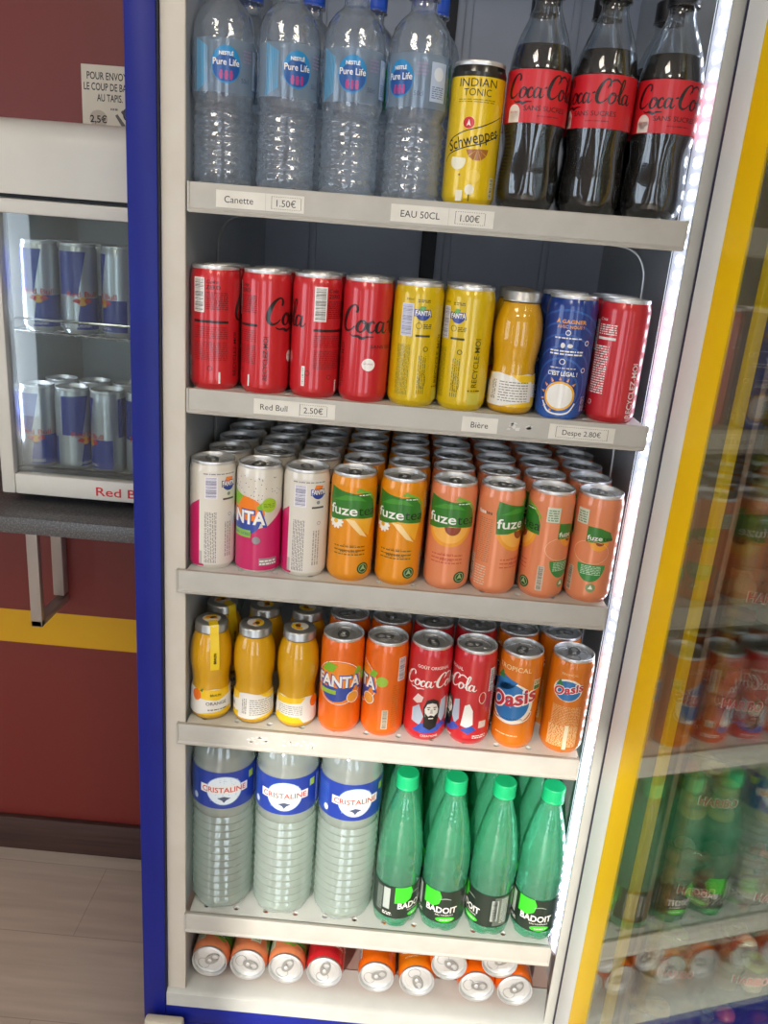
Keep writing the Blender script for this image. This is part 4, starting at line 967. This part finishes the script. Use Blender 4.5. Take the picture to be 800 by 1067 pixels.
for i, (k, u, lab) in enumerate(S3):
    for j in range(7):
        rd = random.Random(i*31+j)
        place('drink_can', CAN[k], lab if j == 0 else '%s on the third shelf, %s from front in the %s column from left' % (BH[k], ORD[j], COLN[i]), 'can',
              ((xb3[i] if j else xs[i]), Y3+.0585*j, z), spin(u + (rd.uniform(-70, 70) if j else 0), 28.05), GR3[k])

# fourth shelf
z = SHELF_Z[3]; Y4 = .0375
px4 = [(216, 748), (260, 752), (301.5, 757), (346, 764), (391, 768), (436, 773), (483, 777), (530, 781), (580, 787)]
xs = spread([ux(a, b_, Y4, z) for a, b_ in px4], [.0280]*3+[R]*6)
S4 = [('js', -4, 'orange juice bottle with a yellow seal strip down its side, front left'), ('j', 45, 'orange juice bottle without strip, second from left, white label side'), ('j', -50, 'orange juice bottle without strip, beside the orange can'),
      ('forange', 3, 'orange can with large white lettering beside the juice bottles'), ('forange', 42, 'orange can turned to show its green disc and barcode, beside the red cans'),
      ('cola', -8, 'red can with a black and white bearded face, front of fourth shelf'), ('cola', 34, 'red can with white script ending, between face can and amber can'),
      ('oasis', 6, 'amber fruit drink can with big red lettering on a blue disc'), ('oasis', 88, 'amber fruit drink can at far right, small emblem above fine print')]
GR4 = {'js': 'juice bottles on the fourth shelf', 'j': 'juice bottles on the fourth shelf', 'forange': 'orange cans on the fourth shelf', 'cola': 'red cans on the fourth shelf', 'oasis': 'amber fruit drink cans on the fourth shelf'}
BH4 = ['juice bottle with a yellow strip, behind the leftmost one on fourth shelf', 'juice bottle behind the second front juice bottle on fourth shelf', 'juice bottle behind the third front juice bottle on fourth shelf',
       'orange can behind the large-lettered orange can on fourth shelf', 'orange can behind the turned orange can on fourth shelf', 'red can behind the bearded-face can on fourth shelf', 'red can behind the script-ending red can on fourth shelf',
       'amber can behind the big-lettered amber can on fourth shelf', 'amber can behind the rightmost amber can, beside the light strip']
xb4 = spread([x+o for x, o in zip(xs, (.010, .008, .006, .003, .002, -.001, -.002, -.003, -.009))], [.0284]*3+[R]*6)
for i, (k, u, lab) in enumerate(S4):
    off = xb4[i]-xs[i]
    for j in range(2):
        if k in ('j', 'js'):
            place('juice_bottle', BOT['juice_strip' if k == 'js' else 'juice'], lab if j == 0 else BH4[i], 'juice bottle', (xs[i]+off*j, Y4+.0575*j, z), spin(u, 25.5) if j == 0 else spin(u-12, 25.5), GR4[k])
        else:
            place('drink_can', CAN[k], lab if j == 0 else BH4[i], 'can', (xs[i]+off*j, Y4+.0585*j, z), spin(u+35*j, 28.05), GR4[k])

# bottom shelf
z = SHELF_Z[4]; Y5 = .055
r5 = [.0440]*3 + [.0329]*4
xs = spread([ux(231, 945, Y5, z), ux(292, 950, Y5, z), ux(353, 956, Y5, z), ux(399, 962, .043, z), ux(449, 966, .043, z), ux(497, 970, .043, z), ux(543, 974, .043, z)], r5)
for i, u in enumerate((0, 3, -9)):
    for j in range(2):
        place('large_water_bottle', BOT['large'], ['large clear ribbed water bottle at far left of the bottom shelf', 'large clear ribbed water bottle in the middle of the front three', 'large clear ribbed water bottle next to the green bottles'][i] if j == 0 else
              'large clear water bottle behind the %s front one on the bottom shelf' % ('left', 'middle', 'right')[i], 'water bottle', (xs[i], Y5+.0915*j, z), spin(u+25*j, 44.0), 'large clear water bottles on the bottom shelf')
for i, u in enumerate((-26, 0, 34, -4)):
    for j in range(4):
        place('sparkling_water_bottle', BOT['green'], ['green sparkling water bottle beside the large clear bottles, pale label panel left', 'green sparkling water bottle second from left, bright green label patch', 'green sparkling water bottle third from left, grey print panel on its label', 'green sparkling water bottle at far right of the bottom shelf'][i] if j == 0 else
              'green water bottle, %s from front in the %s green column' % (ORD[j], ('leftmost', 'second', 'third', 'rightmost')[i]), 'water bottle', (xs[3+i], .043+.0675*j, z), spin(u+20*j, 32.8), 'green sparkling water bottles on the bottom shelf')

# cans lying on the bottom pan, lids towards the front
SL = math.atan((SILL_Z+.002-.300)/.44)
def lid_z(Yc=.022): return SILL_Z + .0035 + R/math.cos(SL) + (.06-Yc)*math.tan(SL)
zl0 = lid_z()
for k_, x_, dz_, lab_, yaw_, sp_ in (
    ('peach', -.234, 0, 'peach can lying at far left of the lowest compartment, lid facing out', 0, 2.2),
    ('peach', -.1768, 0, 'peach can lying second from left in the lowest compartment', 0, 1.2),
    ('peach', -.1195, 0, 'peach can lying beside the red can in the lowest compartment', 0, 2.6),
    ('cola', -.062, 0, 'red can lying on its side, the only red one down there', 0, 2.9),
    ('forange', .0155, 0, 'orange can lying alone between red can and the right-hand heap', -.01, 2.0),
    ('oasis', .076, 0, 'orange can lying at the left end of the right-hand heap', 0, .4),
    ('forange', .1645, 0, 'orange can lying second on the floor of the right-hand heap', 0, 1.6),
    ('forange', .2215, 0, 'orange can lying at far right corner of the lowest compartment', 0, 2.4),
    ('forange', .1203, .0372, 'orange can lying on top, between the two left cans of the heap', 0, 1.0),
    ('oasis', .193, .0506, 'orange can lying on top, at the right of the heap', 0, 2.2)):
    dirv = Vector((math.sin(yaw_), -math.cos(yaw_), math.tan(SL))).normalized()       # from base to lid
    q = Vector((0, 0, 1)).rotation_difference(dirv)
    mt = Matrix.Translation(Vector((x_, .022, zl0+dz_)) - dirv*.1363) @ q.to_matrix().to_4x4() @ Matrix.Rotation(sp_, 4, 'Z')
    place('drink_can', CAN[k_], lab_, 'can', (0, 0, 0), 0, 'cans lying under the bottom shelf', mt)

# ------------------------------------------------------------------ wall shelf, mini fridge and sign on the left
CT = at(60, 543, .20).z; CB = CT-.026
b = MB(); b.box(-1.6, -.334, .20, WALL_Y, CB, CT, noise_mat('dark_granite', '#4c4b4c', '#757471', 380, .35, 6, lo=.45, hi=.75), .003)
cw = b.obj('wall_counter'); tag(cw, 'dark speckled wall counter under the small white fridge', 'counter')
pA, pB = at(37, 600, .5), at(52, 640, .58)
zl = at(45, 652, .5).z
b = MB(); WB = M('white_bracket_steel', '#b9aca0', .4, .4)
b.box(pA.x-.011, pA.x+.011, .492, .507, zl, CB, WB, .002); b.box(pA.x-.011, pA.x+.011, .595, WALL_Y, zl+.02, CB, WB, .002)
b.box(pA.x-.011, pA.x+.011, .492, WALL_Y, zl, zl+.014, WB, .002); b.box(pA.x-.011, pA.x+.011, .492, WALL_Y, CB-.012, CB, WB, .002)
tag(b.obj('shelf_bracket_frame'), 'pale steel bracket frame under the dark wall counter', 'bracket')

MX0, MX1, MY = -.612, -.336, .25
mz0, mgb, mgt, mgap, mtop = at(60, 518, MY).z, at(60, 497, MY).z, at(60, 226, MY).z, at(60, 208, MY).z, at(60, 124, MY).z
mf = thing('mini_fridge', 'small white glass-door fridge on the dark wall counter', 'mini fridge', (0, 0, 0))
MW = noise_mat('mini_fridge_plastic', '#cdcac0', '#d4d1c7', 8, .4)
b = MB()
CX = at(6, 350, .287).x
b.box(CX-.010, CX, MY+.031, .60, mz0, mgap, MW, .003); b.box(MX1-.02, MX1, MY+.035, .60, mz0, mgap, MW, .003)
b.box(CX, MX1-.02, .57, .60, mz0, mgap, M('mini_inner', '#d5dad8', .5)); b.box(CX, MX1-.02, MY+.035, .57, mz0, mz0+.035, M('mini_inner'))
b.box(CX, MX1-.02, MY+.035, .57, mgap-.02, mgap, M('mini_inner')); b.obj('casing', mf)
b = MB()
for fx in (MX0+.04, MX1-.04):
    for fy in (MY+.08, .56): b.lathe([(.012, CT+.0002), (.015, CT+.004), (.015, mz0), (.0004, mz0)], M('black_rubber', '#161616', .7), 16, xf=Matrix.Translation((fx, fy, 0)))
b.obj('foot', mf)
b = MB()                                        # rounded header cover
hp = [(MY-.002, mgap+.003), (MY-.004, mgap+.05)] + [(MY+.03-.034*math.cos(t), mtop-.034+.034*math.sin(t)) for t in [i*PI/2/8 for i in range(9)]] + [(.60, mtop), (.60, mgap+.003)]
b.prism(hp, 'x', MX0-.004, MX1, MW); b.obj('top_cover', mf)
b = MB(); b.box(MX0+.004, MX1-.002, MY+.01, .58, mgap-.001, mgap+.0035, DARK); b.obj('door_gap', mf)
b = MB(); gx0 = at(14, 480, MY).x
b.box(MX0, gx0, MY, MY+.03, mz0, mgap-.003, MW, .003); b.box(MX1-.012, MX1, MY, MY+.03, mz0, mgap-.003, MW, .003)
b.box(gx0, MX1-.012, MY, MY+.03, mz0, mgb, MW, .003); b.box(gx0, MX1-.012, MY, MY+.03, mgt, mgap-.003, MW, .003); md = b.obj('door', mf)
b = MB(); b.box(gx0-.002, MX1-.010, MY+.010, MY+.014, mgb-.002, mgt+.002, PANE_MINI); b.obj('glass_pane', md)
b = MB()
b.box(gx0-.006, gx0-.0005, MY+.030, MY+.0308, mgb, mgt, M('gasket_dark', '#2b2e33', .6)); b.box(gx0, MX1-.012, MY+.015, MY+.028, mgb, mgb+.006, M('gasket_dark')); b.obj('gasket', md)
b = MB(); a = Art(); a.text('Red Bull', 0, 0, 14, ink('#c8202b'), 1, w=84, off=.012, align='l'); pt = at(100, 510, MY); a.flat(b, (pt.x, MY-.0002, (mz0+mgb)/2-.001), (1, 0, 0), (0, 0, 1)); b.obj('lettering', md)
b = MB(); lx0 = at(10, 350, .286).x; zt_, zb_ = at(12, 236, .3).z, at(24, 462, .3).z
b.box(lx0-.001, lx0+.006, MY+.0315, MY+.037, zb_, zt_, M('led_profile_pale', '#d5dae0', .4, emit=('#dfe9ff', .6)), .002); s2 = b.obj('led_strip', mf)
b = MB(); z = zb_+.012
while z < zt_-.01: b.box(lx0+.0005, lx0+.0055, MY+.0300, MY+.0316, z, z+.008, M('led_mini', '#ffffff', .4, emit=('#e9f1ff', 16.0))); z += .015
b.obj('light_diode', s2)
b = MB(); b.box(lx0+.0061, lx0+.0070, MY+.0318, MY+.0368, zb_+.01, zt_-.01, M('led_mini_side', '#ffffff', .4, emit=('#e9f1ff', 60.0))); b.obj('inner_fill_glow', s2)
ws = at(60, 345, .31).z
b = MB(); wx0, wx1 = CX+.010, MX1-.024; WIRE = M('chrome_wire', '#c4c6c8', .25, 1.0)
for yy in (.282, .32, .38, .42, .46, .50, .54): b.tube([(wx0, yy, ws), (wx1, yy, ws)], .0016, WIRE, 6)
n = 16
for i in range(n): x = wx0+.004+(wx1-wx0-.008)*i/(n-1); b.tube([(x, .282, ws-.0022), (x, .545, ws-.0022)], .0012, WIRE, 5)
b.tube([(wx0, .545, ws), (wx0, .282, ws), (wx0+.003, .274, ws+.008), (wx0+.015, .271, ws+.02), (wx1-.01, .271, ws+.02), (wx1, .274, ws+.008), (wx1, .282, ws), (wx1, .545, ws)], .002, WIRE, 6); b.obj('wire_shelf', mf)
g = 'blue and silver energy drink cans in the mini fridge'
zf = mz0+.0352; yA = .3015
e1 = [at(41, 440, yA).x, at(77, 445, yA).x, at(113, 445, yA).x, at(113, 445, yA).x+.0545]
for x, u, lab in zip(e1, (6, -18, 30, 0), ('blue and silver energy can at front left of the mini fridge floor', 'silver-sided energy can second on the mini fridge floor', 'energy can third on the mini fridge floor, blue upper half', 'energy can on the mini fridge floor half hidden by the blue column')):
    place('energy_drink_can', CAN['energy'], lab, 'can', (x, yA, zf), spin(u, 25.8), g)
for k, x in enumerate(e1[:4]):
    place('energy_drink_can', CAN['energy'], 'energy can in the back row of the mini fridge floor, behind the %s front can' % ('first', 'second', 'third', 'fourth')[k], 'can', (x+.012, yA+.062, zf), spin(20*k, 25.8), g)
e2 = [at(42, 290, yA).x, at(82, 290, yA).x, at(125, 292, yA).x]
for x, u, lab in zip(e2, (4, -4, 27), ('blue and silver energy can at left on the mini fridge wire shelf', 'blue and silver energy can in the middle of the wire shelf', 'mostly silver energy can at right on the wire shelf')):
    place('energy_drink_can', CAN['energy'], lab, 'can', (x, yA, ws+.0022), spin(u, 25.8), g)
for k, x in enumerate(e2): place('energy_drink_can', CAN['energy'], 'energy can behind the %s front can on the wire shelf' % ('left', 'middle', 'right')[k], 'can', (x+.01, yA+.06, ws+.0022), spin(30*k, 25.8), g)

# paper sign on the wall
sy = WALL_Y-.004
tl, bl, tr = at(84, 66, sy), at(87, 129, sy), at(130, 71, sy)
w_ = .150; h_ = tl.z-bl.z+.012
b = MB(); b.box(tl.x, tl.x+w_, sy, WALL_Y-.0005, tl.z-h_, tl.z, noise_mat('sign_card', '#d6cdba', '#ddd4c2', 12, .6), .0005)
a = Art(); sc = (tr.x-tl.x)*1000/46
for i, tx in enumerate(('POUR ENVOYER', 'LE COUP DE BAR', 'AU TAPIS.')):
    vs_u = [6, 2.5, 16][i]; a.text(tx, vs_u*sc, (-10-10.2*i)*sc, 7.2*sc, BLACK_INK, 1, w=[50, 49, 27][i]*sc, off=.012, align='l')
a.ell(17*sc, -51*sc, 9.5*sc, 8.5*sc, ink('#bcae9c'), 1); a.text('2,5€', 17*sc, -51*sc, 7*sc, BLACK_INK, 2, off=.02)
a.stroke([(36*sc, -46*sc, 3*sc), (44*sc, -57*sc, 4*sc)], ink('#5a5652'), 1); a.ell(47*sc, -45*sc, 4*sc, 6*sc, BLACK_INK, 1); a.stroke([(42*sc, -42*sc, 3*sc), (54*sc, -56*sc, 3*sc)], ink('#3b3835'), 2); a.lines(30*sc, 38*sc, -42*sc, -38*sc, 1, ink('#7d766c'), 1, 3)
a.flat(b, (tl.x, sy, tl.z), (1, 0, 0), (0, 0, 1)); tag(b.obj('paper_sign'), 'cream paper sign with black capitals on the red wall above the mini fridge', 'sign')

# ------------------------------------------------------------------ candy rack seen through the open door
RX0, RX1, RY = .425, .785, .085
rk = thing('candy_rack', 'brown upright candy rack beside the refrigerator, seen through the open glass door', 'rack', (0, 0, 0))
RB = noise_mat('rack_brown', '#8f6d55', '#9c785e', 5, .5, stretch=(1, 1, 8))
pz = at(760, 650, RY).z - .013
LV = [pz + .160*k for k in range(-5, 6)]
b = MB(); b.box(RX0-.012, RX1, .30, .32, 0, 1.95, RB, .002); b.obj('back_panel', rk)
b = MB(); b.box(RX0-.012, RX0-.004, RY+.012, .30, 0, 1.95, RB, .002); b.box(RX1-.008, RX1, RY+.012, .30, 0, 1.95, RB, .002); b.obj('side_panel', rk)
b = MB(); b.box(RX0-.004, RX1-.008, RY+.02, .30, 0, .08, RB, .002); b.obj('plinth', rk)
for zz in LV:
    if .1 < zz < 1.9: b = MB(); b.box(RX0-.004, RX1-.008, RY+.006, .30, zz-.008, zz-.0005, ACRYLIC, .001); b.obj('bin_shelf', rk)
BW = .112
def bin_mesh():
    b = MB(); n = 10; t = .0025
    def loop(k, off, z):
        w = (BW/2-.002)*k-off; y0, y1 = .0, .17-off; out = []
        for i in range(n+1):
            s = -1+2*i/n; out.append((s*w, .016*(s*s)*1.0 - .0 + off + (1-k)*.06, z))
        return out + [(w, y1, z), (-w, y1, z)]
    A = [loop(.90, 0, 0), loop(.93, 0, .012), loop(1, 0, .122)]; I = [loop(1, t, .122), loop(.93, t, .014), loop(.90, t, .004)]
    L_ = A + I; m = len(A[0]); vs = [p for l in L_ for p in l]; fs = []
    for j in range(len(L_)-1):
        for i in range(m): k = (i+1) % m; fs.append([j*m+i, j*m+k, (j+1)*m+k, (j+1)*m+i])
    fs.append(list(range(m))[::-1]); fs.append([(len(L_)-1)*m+i for i in range(m)])
    b.add(vs, fs, ACRYLIC)
    b.tube([(x, y, .122) for x, y, _ in A[2][:n+1]], .0016, ACRYLIC, 6)
    t2 = MB(); a = Art(); rr = ink('#b8322c'); 
    a.text('HARIBO', 0, 0, 15, ink('#d9c8bc'), 1, w=57, off=.05); a.text('HARIBO', 0, 0, 14, rr, 2, w=54, off=.025)
    a.flat(t2, (0, -.0022+.0016, .052), (1, 0, 0), (0, 0, 1)); 
    for i, (x, y, z) in enumerate(t2.v): s = x/(BW/2); t2.v[i] = (x, y + .016*s*s + (1-(.93+.07*(z-.012)/.11))*.06, z)
    return [('bin_shell', b.mesh('bin_shell'), None), ('lettering', t2.mesh('lettering'), None)]
BIN = bin_mesh()
def candy_mesh(kind, col):
    c = MB(); m = M('gummy_'+col.lstrip('#'), col, .35, 0, .2); MATS['gummy_'+col.lstrip('#')].node_tree.nodes['Principled BSDF'].inputs['Subsurface Weight'].default_value = .2
    if kind == 'ring': c.tube([(.0095*math.cos(2*PI*i/18), .0095*math.sin(2*PI*i/18), .0052) for i in range(18)], .0052, m, 8, True)
    elif kind == 'drop': c.lathe(smooth_profile([(.0004, 0), (.009, .0005), (.0115, .004), (.0095, .009), (.004, .012), (.0004, .0125)], 3), m, 16, lambda z, a: 1+.06*math.cos(3*a))
    else: c.tube([(-.013, 0, .005), (-.007, .003, .0052), (0, .0, .0056), (.007, -.003, .0052), (.013, 0, .005)], .0052, m, 8)
    return c.mesh('gummy_candy')
CND = [candy_mesh(k, c) for k, c in (('ring', '#d9a63a'), ('drop', '#c8584e'), ('worm', '#cf8a6a'), ('ring', '#9aa84a'), ('drop', '#d9b9a0'), ('worm', '#b85a48'))]
CW = ['golden ring', 'red drop', 'peach twist', 'green ring', 'pale drop', 'brown-red twist']
rd = random.Random(11)
lev_words = {}
vis = [i for i, zz in enumerate(LV) if .1 < zz < 1.75]
nl = len(vis)
for q, i in enumerate(vis):
    zz = LV[i]; lvl = 'level %s from the floor' % ('first', 'second', 'third', 'fourth', 'fifth', 'sixth', 'seventh', 'eighth', 'ninth', 'tenth', 'eleventh')[q] if False else ('first', 'second', 'third', 'fourth', 'fifth', 'sixth', 'seventh', 'eighth', 'ninth', 'tenth', 'eleventh')[q]
    for c in range(3):
        xb = RX0+.056+c*.1155
        place('candy_bin', BIN, 'clear candy bin with red lettering, %s level from the floor, %s column' % (lvl, ('left', 'middle', 'right')[c]), 'bin', (xb, RY, zz), 0, 'clear candy bins on the rack')
        if c == 2: continue
        pick = [(q*2+c) % 6, (q*2+c+1) % 6, (q+3) % 6]
        spots = []
        for lay in range(3):
            for iy in range(3):
                for ix in range(2):
                    if lay == 2 and iy == 2: continue
                    spots.append((-.021+ix*.042+(.003 if lay % 2 else 0), .038+iy*.043+(.005 if lay % 2 else 0), .0045+lay*.0205))
        for (sx_, sy_, sz_) in spots:
            k = rd.choice(pick); o = link('gummy_candy', CND[k]); o.location = (xb+sx_+rd.uniform(-.001, .001), RY+sy_, zz+sz_); o.rotation_euler = (0, 0, rd.uniform(0, 6.28)); o.scale = (1.45, 1.45, 1.6)
            tag(o, '%s gummy candies in the %s bin, %s level from the floor' % (CW[k], ('left', 'middle')[c], lvl), 'candy', '%s candies in %s bin of %s level' % (CW[k], ('left', 'middle')[c], lvl))
